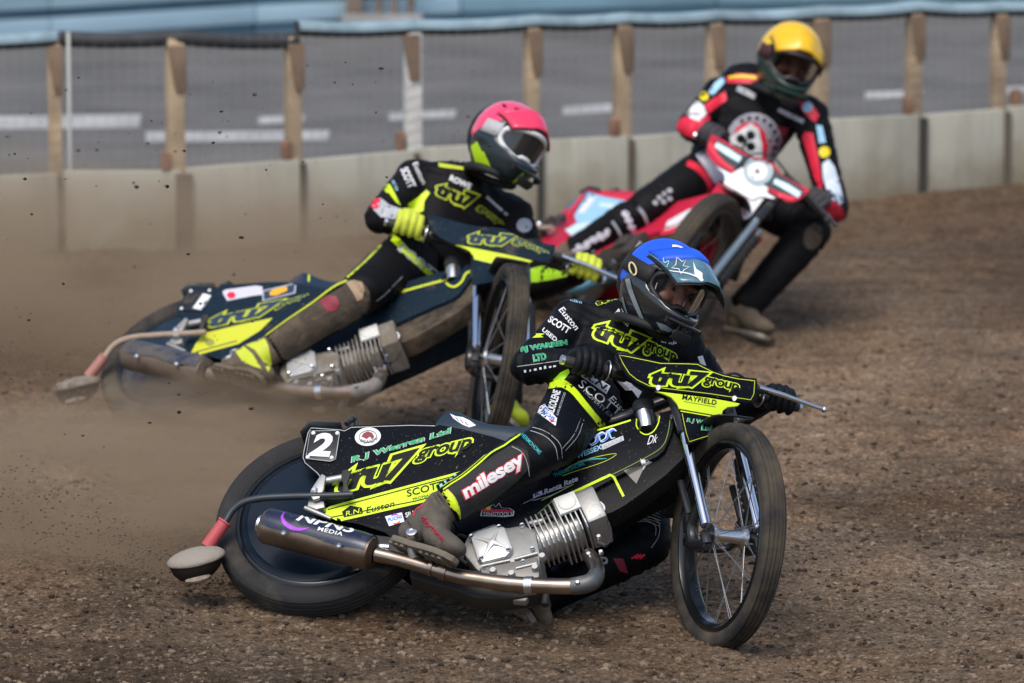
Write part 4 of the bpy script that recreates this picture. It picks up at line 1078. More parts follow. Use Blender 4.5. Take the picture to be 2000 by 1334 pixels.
    # peak
    if peak:
        rings = []; nu, nv = 15, 9
        for j in range(nv):
            t = j / (nv - 1); ring = []
            for i in range(nu):
                s = -1 + 2 * i / (nu - 1); hw = .108 - .016 * t
                x = .062 + (.155 * peak) * t - .05 * s * s * (1 - .35 * t) * 1.0; z = .122 - .012 * t - .030 * t * t - (.062 - .022 * t) * s * s
                if abs(s) < .3: z += .006
                ring.append(V((x, hw * s, z)))
            rings.append(ring)
        g = G(); g.loft(rings, cap=False, closed=False); o = part(g, 'helmet_peak', [C['peak']], angle=30); md = o.modifiers.new('t', 'SOLIDIFY'); md.thickness = .005; md.offset = -1
        H['peak'] = o
        nb = 4 if peak > .8 else nv
        g = G(); g.loft([[p + V((-.004, 0, .007 - .004 * (j == nb - 1) * (peak > .8))) for p in r] for j, r in enumerate(rings[:nb])] if peak > .8 else [[p + V((0, 0, .002)) for p in r] for r in rings[:2]], cap=False, closed=False)
        o = part(g, 'cap_brim', C['cap'], angle=60); md = o.modifiers.new('t', 'SOLIDIFY'); md.thickness = .004; md.offset = -1
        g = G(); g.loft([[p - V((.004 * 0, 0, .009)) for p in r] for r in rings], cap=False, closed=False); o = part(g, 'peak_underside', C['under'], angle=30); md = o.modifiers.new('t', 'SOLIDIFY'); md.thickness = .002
    # neck roll
    g = G(); g.tube([V((.02 + .085 * math.cos(a), .078 * math.sin(a), -.132 + .02 * math.cos(a))) for a in np.linspace(0, 2 * math.pi, 25)], .014, 10, cap=False); part(g, 'neck_roll', C['vent'])
    return h, H, Mh

def suit(name, label, J, m, base, rs=1.0, extra=None):
    g = G()
    side_s = (J['shL'] - J['shR']); side_h = (J['hipL'] - J['hipR'])
    spine = [J['pel'], J['waist'], J['chest'], J['up'], J['neck']]
    hw = [(.172, .135), (.160, .122), (.188, .135), (.185, .118), (.075, .07)]
    cpts = cr(spine, 4); hws = [(np.interp(i / (len(cpts) - 1) * 4, range(5), [a for a, b in hw]), np.interp(i / (len(cpts) - 1) * 4, range(5), [b for a, b in hw])) for i in range(len(cpts))]
    rings = []
    for i, c in enumerate(cpts):
        t = i / (len(cpts) - 1); u = (cpts[min(i + 1, len(cpts) - 1)] - cpts[max(i - 1, 0)]).normalized()
        sd_ = side_h.normalized().lerp(side_s.normalized(), min(1, t * 1.3)); sd_ = (sd_ - u * sd_.dot(u)).normalized(); fr = u.cross(sd_)
        a, b = hws[i]; a *= rs; b *= rs
        rings.append([c + sd_ * (a * math.copysign(abs(math.cos(k)) ** .85, math.cos(k))) + fr * (b * math.sin(k)) for k in np.linspace(0, 2 * math.pi, 28, endpoint=False)])
    g.loft(rings)
    bones = [(J['pel'], J['neck'])]
    for s in 'RL':
        sh, el, wr, hp, kn, an = (J[k + s] for k in ('sh', 'el', 'wr', 'hip', 'knee', 'ank'))
        g.tube([J['up'].lerp(sh, .3), sh], [.085, .078], 16); g.sph(sh, .080 * rs, 14)
        g.tube([sh, sh.lerp(el, .5), el], [.076 * rs, .066 * rs, .057 * rs], 16); g.sph(el, .058 * rs, 14)
        g.tube([el, el.lerp(wr, .35), wr], [.057 * rs, .056 * rs, .042 * rs], 16); g.sph(wr, .042 * rs, 10)
        g.tube([J['pel'].lerp(hp, .4), hp], [.12, .105], 16); g.sph(hp, .108 * rs, 14)
        g.tube([hp, hp.lerp(kn, .5), kn], [.108 * rs, .097 * rs, .080 * rs], 18); g.sph(kn, .079 * rs, 16)
        g.tube([kn, kn.lerp(an, .3), kn.lerp(an, .75), an], [.077 * rs, .078 * rs, .068 * rs, .067 * rs], 18)
        bones += [(sh, el), (el, wr), (hp, kn), (kn, an)]
    if extra: extra(g)
    me = remesh(g, .0085, 7)
    # creases running round the limbs, deepest near the joints
    jts = np.array([J[k + s][:] for k in ('el', 'knee', 'hip', 'sh') for s in 'RL'] + [J['waist'][:]])
    nv_ = len(me.vertices); co = np.zeros(nv_ * 3); me.vertices.foreach_get('co', co); co = co.reshape(-1, 3)
    no = np.array([v.normal[:] for v in me.vertices])
    best = np.full(nv_, 9.0); al = np.zeros(nv_); pp = np.zeros((nv_, 3))
    for a, b in bones:
        a_, ab = np.array(a), np.array(b - a); t = np.clip((co - a_) @ ab / (ab @ ab), 0, 1)
        d = np.linalg.norm(co - a_ - t[:, None] * ab, axis=1); k_ = d < best; u_ = ab / np.linalg.norm(ab)
        best[k_] = d[k_]; al[k_] = ((co - a_) @ u_)[k_]; pp[k_] = ((co - a_) - ((co - a_) @ u_)[:, None] * u_)[k_]
    jd = np.min(np.linalg.norm(co[:, None, :] - jts[None], axis=2), axis=1)
    amp = .0034 + .0095 * np.clip(1 - jd / .20, 0, 1)
    q1 = pp * 11; q1[:, 0] += al * 26; q2 = pp * 18; q2[:, 0] += al * 62
    n1_ = np.array([noise.noise(p) for p in q1]); wv = .5 * n1_ + .9 * (.35 - np.abs(n1_)) + .5 * np.array([noise.noise(p) for p in q2])
    me.vertices.foreach_set('co', (co + no * (amp * wv)[:, None]).ravel()); me.update()
    o = link_mesh(name, me, [m], None)
    c = V(base)
    me.transform(Matrix.Translation(-c)); o.location = c
    setk(o, label, 'person', 'speedway riders in the race')
    return o
def hand(nm, bar, axis, frm, m, parent, side=1, scale=1.0):
    """gloved fist round a grip: bar point, axis towards the bar end, wrist comes from frm"""
    a = axis.normalized(); k = (bar - frm); k = (k - a * k.dot(a)).normalized(); n = a.cross(k).normalized()
    if n.dot(V((0, 0, 1))) < 0: n = -n
    sc = scale; wr = bar - k * .085 * sc + n * .016
    g = G()
    # back of the hand, flat and broad, narrowing to the wrist
    g.tube([wr - k * .035, wr, bar - k * .055 * sc + n * .026, bar - k * .018 * sc + n * .036 * sc], [.036, .034, .043 * sc, .041 * sc], 16, flat=(n, .58))
    g.ell(bar - k * .030 * sc + n * .022, k * .036 * sc, a * .040 * sc, n * .020 * sc, 16)
    for i, (o_, end, kn) in enumerate(((.033, -1.5, .94), (.0115, -1.95, 1.06), (-.0115, -1.9, 1.02), (-.0335, -1.55, .90))):
        o_ *= sc * (1 if side < 0 else 1)
        ths = (1.75, 1.25, .55, .05, -.45, -1.0, end); rr = (.034, .040 * kn, .036 * kn, .031, .031, .030, .030)
        pts = [bar + a * (o_ + .003 * (i - 1.5) * -j / 6) + k * (math.cos(t) * r_ * sc) + n * (math.sin(t) * r_ * sc) for j, (t, r_) in enumerate(zip(ths, rr))]
        g.tube(cr(pts, 3), [.0120 * sc, .0138 * sc, .0122 * sc, .0128 * sc, .0115 * sc, .0110 * sc, .0095 * sc], 10); g.sph(pts[1], .0145 * sc, 10)
    th = cr([wr - a * .026 - n * .004, bar - k * .040 - a * .052 + n * .002, bar - k * .014 - a * .060 - n * .024, bar + k * .022 - a * .048 - n * .032], 4)
    g.tube(th, [.017, .0155, .0140, .0110], 10)
    me = remesh(g, .0035, 2)
    o = link_mesh(nm, me, [m], parent)
    return o, wr - k * .02
def boot(ank, shin, heel, toe, m, ms, parent, bulk=1.0):
    """boot from shin to toe, with a sole under it"""
    g = G(); d = (toe - heel).normalized(); up = (ank - heel.lerp(toe, .25)); up = (up - d * up.dot(d)).normalized(); sd_ = d.cross(up)
    ln = (toe - heel).length
    g.tube([ank.lerp(shin, .38), ank.lerp(shin, .15), ank], [.052 * bulk, .052 * bulk, .052 * bulk], 16)
    g.tube([ank, heel + d * .06 + up * .045], [.055 * bulk, .05 * bulk], 14)
    g.ell(heel + d * .05 + up * .035, d * .055, sd_ * .040, up * .042, 14)
    g.tube([ank.lerp(heel + d * .09 + up * .06, .5), heel + d * (ln * .55) + up * .042, heel + d * (ln * .80) + up * .030, heel + d * (ln * .93) + up * .026], [.052, .045, .041, .032], 16, flat=(up, .85))
    g.ell(heel + d * (ln * .84) + up * .030, d * .05, sd_ * .046, up * .030, 14)
    me = remesh(g, .006, 4)
    for v in me.vertices:
        v.co = v.co + v.normal * (.003 * noise.noise(v.co * 28))
    o = link_mesh('boot', me, [m], parent)
    g = G(); pr = []
    for t, w_ in ((0, .02), (.04, .034), (.15, .039), (.38, .034), (.6, .043), (.8, .045), (.93, .034), (1.0, .014)): pr.append((t, w_))
    pl = [heel + d * (ln * t) + sd_ * w_ for t, w_ in pr] + [heel + d * (ln * t) - sd_ * w_ for t, w_ in pr[::-1]]
    g.ext(pl, -up * .020); so_ = g.build('sole', ms, o, world=True, bevel=.005)
    for t in (.05, .14, .23, .55, .65, .75, .85):
        g = G(); g.box(heel + d * (ln * t) - up * .023, d * .008, sd_ * .030, up * .005); g.build('tread_bar', ms, o, world=True, bevel=.002)
    return o

FAB1 = mat('suit_black', (.0022, .0030, .0052), .55, spec=.15, bump=.2, bscale=300, dirt=.12, dirtcol=(.022, .02, .018), dscale=6)
FAB2 = mat('suit_brown_black', (.0045, .0038, .005), .62, spec=.16, bump=.2, bscale=300, dirt=.14, dirtcol=(.04, .033, .027), dscale=6)
FAB3 = mat('suit_charcoal', (.0045, .0042, .0052), .62, spec=.16, bump=.2, bscale=300, dirt=.16, dirtcol=(.05, .042, .032), dscale=6)
GLB = mat('glove_black', (.005, .006, .008), .55, spec=.2, bump=.25, bscale=200)
GLY = mat('glove_yellow', (.55, .62, .05), .7, dirt=.18, dscale=14, bump=.2, bscale=150)
GLG = mat('glove_grey', (.035, .03, .035), .7, dirt=.2)
BOOT = mat('boot_dusty', (.085, .072, .058), .8, dirt=.55, dirtcol=(.22, .18, .135), dscale=10, bump=.25, bscale=120)
BOOTM = mat('boot_muddy', (.10, .075, .05), .9, dirt=.75, dirtcol=(.17, .13, .09), dscale=9, bump=.5, bscale=60)
SOLE = mat('sole', (.15, .125, .095), .9, dirt=.5, dirtcol=(.25, .21, .16), dscale=20, bump=.3, bscale=90)
STEEL = mat('steel_shoe', (.25, .22, .18), .5, .6, dirt=.6, dscale=12)

def lens_mat(name, col, a):
    m = bpy.data.materials.new(name); m.use_nodes = True; nt = m.node_tree; nt.nodes.clear()
    o = nd(nt, 'ShaderNodeOutputMaterial'); tr = nd(nt, 'ShaderNodeBsdfTransparent'); tr.inputs[0].default_value = (*col, 1)
    gl = nd(nt, 'ShaderNodeBsdfGlossy'); gl.inputs['Roughness'].default_value = .06; gl.inputs[0].default_value = (.8, .85, .9, 1)
    mx = nd(nt, 'ShaderNodeMixShader'); fr = nd(nt, 'ShaderNodeFresnel'); fr.inputs[0].default_value = a
    nt.links.new(fr.outputs[0], mx.inputs[0]); nt.links.new(tr.outputs[0], mx.inputs[1]); nt.links.new(gl.outputs[0], mx.inputs[2]); nt.links.new(mx.outputs[0], o.inputs[0])
    return m
# ---------------------------------------------------------------- rider 1
def ends(P, Mb):
    r, l = P['bars']; return Mb @ r, Mb @ l
def grip(P, Mb, t=.095):
    r, l = ends(P, Mb)
    Sx = {1: SB1, 2: SB2, 3: SB3}
    return r, l
r1, l1 = ends(P1, MB1)
def bar_axis(P, Mb, S):
    """points on the grips and outward axes"""
    br, bl = P['bars']
    mid = S @ V((1.075, 0, .58))
    out = []
    for e in (br, bl):
        d = (e - (S @ V((1.07, -.15 if e is br else .15, .60)))).normalized()
        out.append((Mb @ (e - d * .068), (Mb.to_3x3() @ d).normalized()))
    return out
(gR, aR), (gL, aL) = bar_axis(P1, MB1, SB1)
J1 = dict(pel=at(1165, 780, 17.74), waist=at(1185, 745, 17.80), chest=at(1212, 695, 17.86), up=at(1228, 655, 17.87), neck=at(1258, 628, 17.82),
          hipR=at(1128, 795, 17.62), hipL=at(1215, 812, 17.84), kneeR=at(1078, 866, 17.24), kneeL=at(1262, 1060, 17.66), ankR=at(872, 985, 17.20), ankL=at(1040, 1168, 17.52),
          shR=at(1122, 632, 17.84), shL=at(1335, 690, 17.92), elR=at(1032, 716, 17.66), elL=at(1424, 806, 17.98))
hR1 = None
def hands(J, gR, aR, gL, aL, m, parent, nm='glove', sc=1.0):
    oR, wR = hand(nm, gR, aR, J['elR'], m, parent, -1, sc); oL, wL = hand(nm, gL, aL, J['elL'], m, parent, 1, sc)
    return oR, oL
def wrist(g_, a_, el):
    k = (g_ - el); k = (k - a_ * k.dot(a_)).normalized(); n = a_.cross(k).normalized()
    if n.dot(V((0, 0, 1))) < 0: n = -n
    return g_ - k * .095 + n * .016
J1['wrR'] = wrist(gR, aR, J1['elR']); J1['wrL'] = wrist(gL, aL, J1['elL'])
rider1 = suit('person', 'rider in black and lime suit with blue helmet, nearest the camera', J1, FAB1, (J1['pel'].x, J1['pel'].y, 0))
h1 = hands(J1, gR, aR, gL, aL, GLB, rider1)
boot1 = boot(at(868, 988, 17.20), J1['kneeR'], at(776, 1052, 17.25), at(893, 1090, 17.05), BOOT, SOLE, rider1)
boot1b = boot(J1['ankL'], J1['kneeL'], at(1000, 1190, 17.50), at(1050, 1215, 17.32), BOOTM, STEEL, rider1)
HC1 = dict(cap=mat('cap_blue', (.012, .10, .72), .5, var=.12, vscale=8, bump=.2, bscale=22, spec=.4), shell=mat('helmet_black', (.012, .014, .017), .12, coat=.6, spec=.6), frame=mat('goggle_black', (.01, .01, .011), .4),
           lens=lens_mat('clear_lens', (.58, .57, .58), 1.2), strap=mat('strap_black', (.008, .008, .009), .7), vent=mat('vent_black', (.004, .004, .005), .7), ridge=mat('helmet_grey', (.07, .09, .10), .18, coat=.6),
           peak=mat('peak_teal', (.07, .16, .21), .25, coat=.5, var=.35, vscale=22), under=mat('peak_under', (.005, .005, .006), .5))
helm1, H1, MH1 = helmet('helmet', at(1296, 555, 17.73), cdir(.45, -.35, .82), cdir(.75, -.35, -.56), rider1, HC1, peak=1.0, size=1.10)
# ---------------------------------------------------------------- rider 2
(gR, aR), (gL, aL) = bar_axis(P2, MB2, SB2)
gR = at(797, 441, (gR - CAM).dot(FW)); gL = at(1143, 526, (gL - CAM).dot(FW))
J2 = dict(pel=at(815, 515, 20.76), waist=at(845, 475, 20.82), chest=at(880, 420, 20.88), up=at(903, 380, 20.88), neck=at(938, 350, 20.84),
          hipR=at(782, 520, 20.64), hipL=at(842, 535, 20.86), kneeR=at(708, 570, 20.24), kneeL=at(985, 640, 20.62), ankR=at(535, 680, 20.24), ankL=at(985, 790, 20.66),
          shR=at(812, 352, 20.84), shL=at(1003, 425, 20.94), elR=at(742, 425, 20.66), elL=at(1046, 558, 20.86))
J2['wrR'] = wrist(gR, aR, J2['elR']); J2['wrL'] = wrist(gL, aL, J2['elL'])
rider2 = suit('person', 'rider in black and yellow suit with pink-red helmet, second in line', J2, FAB2, (J2['pel'].x, J2['pel'].y, 0))
hands(J2, gR, aR, gL, aL, GLY, rider2, sc=1.08)
boot2 = boot(at(530, 684, 20.24), J2['kneeR'], at(425, 722, 20.26), at(520, 742, 20.08), BOOTM, BOOTM, rider2, 1.05)
boot(J2['ankL'], J2['kneeL'], at(950, 822, 20.66), at(1012, 826, 20.48), mat('boot_lime', (.5, .62, .03), .7, dirt=.2), STEEL, rider2)
HC2 = dict(HC1, wrap=.55, cap=mat('shell_pink', (.86, .06, .155), .2, coat=.6, var=.12, vscale=7, speck=.15, dirt=.04), shell=mat('helmet_navy', (.012, .02, .026), .3, coat=.3), frame=mat('goggle_white', (.72, .72, .74), .4), lens=mat('lens_dark', (.02, .02, .022), .08, spec=.7),
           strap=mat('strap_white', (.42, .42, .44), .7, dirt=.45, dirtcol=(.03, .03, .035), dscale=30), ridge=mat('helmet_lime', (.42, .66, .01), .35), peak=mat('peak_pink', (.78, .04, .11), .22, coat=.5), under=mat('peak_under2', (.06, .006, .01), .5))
helm2, H2, MH2 = helmet('helmet', at(992, 273, 20.76), cdir(.52, -.34, .78), cdir(.74, -.44, -.6), rider2, HC2, peak=.5, size=1.1)
# ---------------------------------------------------------------- rider 3
(gR, aR), (gL, aL) = bar_axis(P3, MB3, SB3)
gR = at(1388, 268, (gR - CAM).dot(FW)); gL = at(1590, 396, 22.40)
J3 = dict(pel=at(1425, 325, 22.86), waist=at(1440, 285, 22.86), chest=at(1468, 225, 22.86), up=at(1490, 188, 22.84), neck=at(1520, 165, 22.80),
          hipR=at(1388, 335, 22.80), hipL=at(1462, 375, 22.80), kneeR=at(1262, 410, 22.58), kneeL=at(1585, 452, 22.50), ankR=at(1125, 492, 22.70), ankL=at(1450, 605, 22.42),
          shR=at(1408, 188, 22.86), shL=at(1582, 228, 22.76), elR=at(1350, 248, 22.74), elL=at(1630, 408, 22.64))
J3['wrR'] = wrist(gR, aR, J3['elR']); J3['wrL'] = wrist(gL, aL, J3['elL'])
rider3 = suit('person', 'rider in red, white and black suit with yellow helmet, one knee bent wide', J3, FAB3, (J3['pel'].x, J3['pel'].y, 0))
hands(J3, gR, aR, gL, aL, GLG, rider3, sc=1.05)
boot(J3['ankR'], J3['kneeR'], at(1070, 510, 22.76), at(1140, 528, 22.58), BOOTM, BOOTM, rider3)
boot3 = boot(J3['ankL'], J3['kneeL'], at(1420, 638, 22.46), at(1500, 656, 22.26), BOOTM, STEEL, rider3, 1.05)
HC3 = dict(HC2, cap=mat('shell_yellow', (.82, .50, .006), .35, coat=.3, var=.05), shell=mat('helmet_dark3', (.010, .030, .021), .35), frame=mat('goggle_dark', (.02, .012, .014), .5), lens=lens_mat('clear_lens3', (.30, .27, .28), 1.3), strap=mat('strap_dark3', (.05, .01, .015), .6),
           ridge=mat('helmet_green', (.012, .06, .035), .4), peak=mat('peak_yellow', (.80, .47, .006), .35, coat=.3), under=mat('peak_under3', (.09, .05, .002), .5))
helm3, H3, MH3 = helmet('helmet', at(1543, 113, 22.70), cdir(.12, -.42, .88), cdir(.9, -.30, -.25), rider3, HC3, peak=.45, size=1.12)

# ================================================================== printed marks
LIME = mat('print_lime', (.62, .84, .012), .5, dirt=.15, dirtcol=(.20, .19, .07), dscale=16, speck=.3)
LIMED = mat('print_lime_dusty', (.52, .60, .03), .6, dirt=.28, dscale=12)
BLK = mat('print_black', (.007, .008, .010), .45, spec=.2)
WHT = mat('print_white', (.74, .75, .76), .5, dirt=.16, dirtcol=(.34, .31, .27), dscale=20, speck=.3)
GRY = mat('print_grey', (.42, .43, .47), .6)
GRN = mat('print_green', (.015, .36, .13), .5)
RED = mat('print_red', (.70, .012, .045), .5)
DRED = mat('print_dark_red', (.22, .012, .03), .6)
BLU = mat('print_blue', (.03, .16, .62), .5)
LBL = mat('print_pale_blue', (.32, .58, .78), .5)
TEAL = mat('print_teal', (.02, .34, .36), .5)
MINT = mat('print_mint', (.30, .62, .55), .5)
YEL = mat('print_yellow', (.78, .62, .01), .5)
ORG = mat('print_orange', (.80, .40, .02), .6)
PUR = mat('print_purple', (.36, .04, .62), .4)
MUD = mat('print_mud', (.055, .042, .030), .9, dirt=.62, dirtcol=(.17, .125, .085), dscale=13, bump=.5, bscale=90, speck=.5)
TAN = mat('print_tan', (.36, .26, .17), .9, dirt=.4, dscale=18)
STITCH = mat('print_stitch', (.40, .42, .42), .7)
def strokes(p0, p1, h, n, tree, m, par, lift=.0018, seed=1):
    """lettering too small or blurred to read: a row of short uneven strokes"""
    rg = random.Random(seed); d = V((p1[0] - p0[0], p1[1] - p0[1])); u = d.normalized(); q = V((u.y, -u.x)); uv = []; fs = []
    for i in range(n):
        a = V(p0) + d * ((i + .15 + .3 * rg.random()) / n); hh = h * (.55 + .45 * rg.random()); w_ = d.length / n * (.3 + .3 * rg.random()); s_ = u * (h * .2 * (rg.random() - .3))
        k = len(uv); uv += [tuple(a), tuple(a + u * w_), tuple(a + u * w_ + q * hh + s_), tuple(a + q * hh + s_)]; fs.append([k, k + 1, k + 2, k + 3])
    o = stick('small_lettering', uv, fs, tree, m, par, lift)
    if o: o['kind'] = 'stuff'
def tru7(q1, q2, tree, par, fill=BLK, out=LIME, ow=.075, off=.045):
    letter('tru7', q1, tree, fill, par, 0, off, .86, out, ow, name='team_lettering')
    letter('group', q2, tree, fill, par, 0, off * .5, .95, out, ow, name='team_lettering')
# ---------------------------------------------------------------- motorcycle 1
T = bvh([P1['rear'], P1['plate']])
letter('2', [(622, 848), (654, 849), (640, 890), (606, 888)], T, WHT, b1, 0, .045, name='race_number')
stripe('plate_border', [(606, 842), (658, 841), (663, 847), (655, 897), (645, 901), (603, 896), (598, 889), (606, 842)], 1.0, T, STITCH, b1, smooth=0)
patch('round_badge', circ(718.5, 853, 25.5, 18, 28, -.12), T, WHT, b1)
stripe('badge_ring', circ(718.5, 853, 17, 11.5, 24, -.12) + [circ(718.5, 853, 17, 11.5, 24, -.12)[0]], 1.0, T, BLK, b1, .0024, 0)
letter('IPSWICH', [(702, 857), (738, 853), (736, 860), (704, 864)], T, BLK, b1, 0, 0, 1.1, name='badge_lettering', bend=.7, lift=.0026)
patch('badge_figure', [(706, 853), (711, 846), (719, 843), (727, 846), (731, 853), (727, 858), (722, 853), (716, 858), (711, 855)], T, mat('print_maroon', (.22, .03, .03), .5), b1, .0024)
letter('R J Warren Ltd', quad_h((688, 906), (881, 849), 12.5, 2), T, GRN, b1, .12, .035, 1.05, WHT, .04, name='sponsor_lettering')
tru7([(669, 920), (812, 880), (790, 929), (654, 962)], [(821, 880), (924, 856), (913, 886), (808, 905)], T, b1)
patch('lime_band', [(630, 1003), (634, 996), (644, 989), (884, 925), (930, 912), (930, 955), (812, 985), (662, 1019)], T, LIME, b1)
stripe('band_line', [(640, 996), (884, 931), (930, 919)], 1.8, T, BLK, b1, .0022, 0)
stripe('band_line', [(646, 1011), (812, 979), (930, 949)], 1.8, T, BLK, b1, .0022, 0)
patch('name_block', [(668, 1000), (684, 988), (707, 992), (709, 1003), (672, 1011)], T, BLK, b1, .0024)
letter('R.N.', quad_h((676, 1009), (706, 1002), 9, 1), T, LIME, b1, .15, 0, name='sponsor_lettering', lift=.0038)
letter('Euston', quad_h((716, 1003), (771, 989), 11, 1), T, BLK, b1, .2, .005, name='sponsor_lettering', lift=.0028)
letter('SCOTT', quad_h((796, 971), (868, 952), 13, 1), T, BLK, b1, .05, .01, name='sponsor_lettering', lift=.0028)
letter('PROPERTY', quad_h((807, 978), (850, 968), 5), T, BLK, b1, 0, 0, name='sponsor_lettering', lift=.0028)
patch('oil_sticker', [(752, 1009), (785, 1001), (790, 1019), (760, 1028)], T, WHT, b1)
letter('FUCHS', quad_h((759, 1019), (786, 1012), 6), T, BLU, b1, .1, .02, name='sticker_lettering', lift=.0026)
stripe('sticker_arc', [(764, 1009), (771, 1005), (779, 1007)], [1, 3, 1], T, PUR, b1, .0026)
stripe('sticker_arc', [(768, 1023), (776, 1023), (782, 1018)], [1, 3, 1], T, RED, b1, .0026)
letter('SILKOLENE', quad_h((793, 1011), (850, 996), 9), T, WHT, b1, .1, .02, name='sticker_lettering')
stripe('piping', [(850, 832), (800, 831), (740, 833), (686, 835), (673, 842), (664, 840), (608, 836), (602, 845), (594, 880), (592, 894), (596, 904), (620, 924), (634, 942)], 1.3, T, STITCH, b1, smooth=0)
T = bvh([P1['seat']])
patch('wing_mark', [(879, 808), (890, 813), (904, 815), (917, 821), (930, 831), (917, 835), (904, 830), (893, 823), (885, 817)], T, WHT, b1)
for dx in (0, 9, 18): stripe('wing_gap', [(890 + dx, 815 + dx * .5), (896 + dx, 823 + dx * .45)], 1.2, T, P1['seat'].data.materials[0], b1, .0024, 0)
T = bvh([P1['tank'], P1['lowc'], P1['case']])
for i in range(3):
    x = 1136 + i * 20; y = 868 - i * 7
    stripe('wave_mark', [(x - 2, y + 8), (x + 8, y + 3), (x + 12, y - 8), (x + 20, y - 15), (x + 28, y - 12)], [2, 6, 8, 6, 2], T, WHT, b1)
    stripe('wave_mark', [(x, y + 8), (x + 9, y + 3), (x + 13, y - 7), (x + 21, y - 13), (x + 27, y - 11)], [1, 3.5, 5, 3.5, 1], T, BLU, b1, .0026)
    stripe('wave_mark', [(x + 6, y - 6), (x + 12, y - 12), (x + 18, y + 2), (x + 26, y + 1)], [1, 3, 3, 1], T, LBL, b1, .0030)
letter('WESSEX', [(1125, 887), (1174, 868), (1176, 877), (1128, 896)], T, LBL, b1, .1, .03, name='sponsor_lettering')
patch('pale_strip', [(1174, 869), (1217, 851), (1219, 860), (1177, 879)], T, mat('print_pale', (.50, .52, .55), .5), b1)
letter('MARINE', [(1178, 870), (1215, 854), (1216, 860), (1180, 876)], T, GRY, b1, .1, .01, name='sponsor_lettering', lift=.0026)
letter('Dk', [(1266, 852), (1286, 848), (1283, 864), (1264, 869)], T, WHT, b1, .3, .0, name='signature')
letter('THERMOHOME', [(1080, 926), (1140, 902), (1143, 908), (1083, 933)], T, TEAL, b1, 0, .01, name='sponsor_lettering')
stripe('leaf_line', [(1102, 918), (1140, 899), (1203, 886), (1180, 902), (1120, 922), (1098, 930)], 1.0, T, LIMED, b1)
stripe('leaf_line', [(1110, 912), (1150, 898), (1185, 896)], [1, 4, 1], T, TEAL, b1)
patch('lilac_block', [(1041, 966), (1058, 958), (1060, 965), (1042, 973)], T, mat('print_lilac', (.5, .45, .68), .5), b1)
letter('R', [(1045, 965), (1053, 961), (1055, 966), (1046, 970)], T, BLK, b1, 0, .02, name='sponsor_lettering', lift=.0026)
letter('Renta Rate', [(1062, 957), (1127, 930), (1129, 939), (1064, 966)], T, GRY, b1, .15, .03, name='sponsor_lettering')
stripe('scratch_lines', [(1022, 984), (1060, 966), (1110, 950), (1076, 968), (1040, 978)], 1.0, T, STITCH, b1)
stripe('scratch_lines', [(1058, 978), (1090, 962), (1120, 946)], 1.0, T, LIMED, b1)
stripe('lime_bracket', [(1090, 975), (1130, 957), (1192, 928), (1199, 932), (1218, 970)], 5.0, T, LIME, b1, .0020, 0)
stripe('seam', [(1050, 1004), (1088, 972), (1120, 960), (1200, 925), (1270, 889), (1295, 870), (1305, 845), (1310, 812)], 1.4, T, mat('print_dull_green', (.16, .25, .04), .6), b1)
stripe('lime_edge', [(1070, 863), (1110, 854), (1145, 846), (1190, 834), (1232, 821)], 3.2, T, LIME, b1)
stripe('filler_rim', [(1243, 818), (1243, 832), (1252, 845), (1264, 849), (1277, 842), (1286, 826), (1289, 808)], 2.0, T, LIME, b1)
patch('grey_shard', [(1218, 919), (1262, 905), (1243, 945)], T, mat('print_shard', (.22, .21, .19), .7), b1)
patch('grey_shard', [(1250, 895), (1256, 905), (1275, 902), (1262, 910), (1256, 918)], T, WHT, b1)
TT = [(938, 1008), (941, 994), (950, 986), (957, 990), (962, 983), (968, 990), (975, 982), (980, 992), (996, 993), (1005, 999), (1003, 1008), (985, 1010)]
patch('tool_sticker', TT, T, WHT, b1)
patch('tool_sticker_field', [(971 + (x - 971) * .93, 998 + (y - 998) * .88) for x, y in TT], T, BLK, b1, .0022)
patch('tool_sticker_banner', [(941, 1000), (941, 994), (951, 991), (965, 996), (985, 995), (1003, 999), (990, 1002), (960, 1002)], T, RED, b1, .0030)
patch('tool_sticker_eye', circ(954, 993, 5, 4, 14), T, YEL, b1, .0036)
letter('TENGTOOLS', [(943, 1002), (1001, 1001), (1000, 1009), (944, 1009)], T, WHT, b1, 0, .01, name='sticker_lettering', lift=.0034)
stripe('red_mark', [(999, 952), (1002, 956), (1001, 961), (1002, 956), (1007, 951)], 1.8, T, RED, b1, smooth=0)
T = bvh([P1['mask'], P1['maskl'], P1['maskp']])
tru7([(1279, 721), (1380, 730), (1371, 755), (1268, 750)], [(1377, 736), (1444, 752), (1439, 768), (1372, 753)], T, b1)
stripe('piping', [(1300, 759), (1268, 754), (1244, 742), (1229, 730), (1217, 711), (1209, 694), (1228, 697), (1290, 710), (1345, 711), (1362, 712), (1392, 727), (1412, 734), (1440, 740), (1474, 744)], 1.4, T, LIMED, b1, smooth=0)
stripe('piping', [(1474, 744), (1472, 770), (1466, 781), (1445, 778), (1385, 769), (1300, 759)], 1.2, T, LIMED, b1, smooth=0)
letter('MAYFIELD', [(1334, 771), (1400, 782), (1398, 791), (1332, 780)], T, BLK, b1, 0, .02, 1.1, name='sponsor_lettering')
stripe('fine_print', [(1335, 784), (1398, 795)], 1.0, T, mat('print_olive', (.2, .27, .02), .6), b1, smooth=0)
stripe('lime_line', [(1329, 803), (1370, 810), (1408, 817)], 2.0, T, LIME, b1, smooth=0)
stripe('piping', [(1332, 808), (1340, 845), (1346, 863), (1384, 851), (1400, 836)], 1.2, T, LIMED, b1, smooth=0)
letter('R J Warren', [(1343, 817), (1402, 825), (1400, 833), (1341, 826)], T, GRN, b1, 0, .03, 1.05, WHT, .035, name='sponsor_lettering')
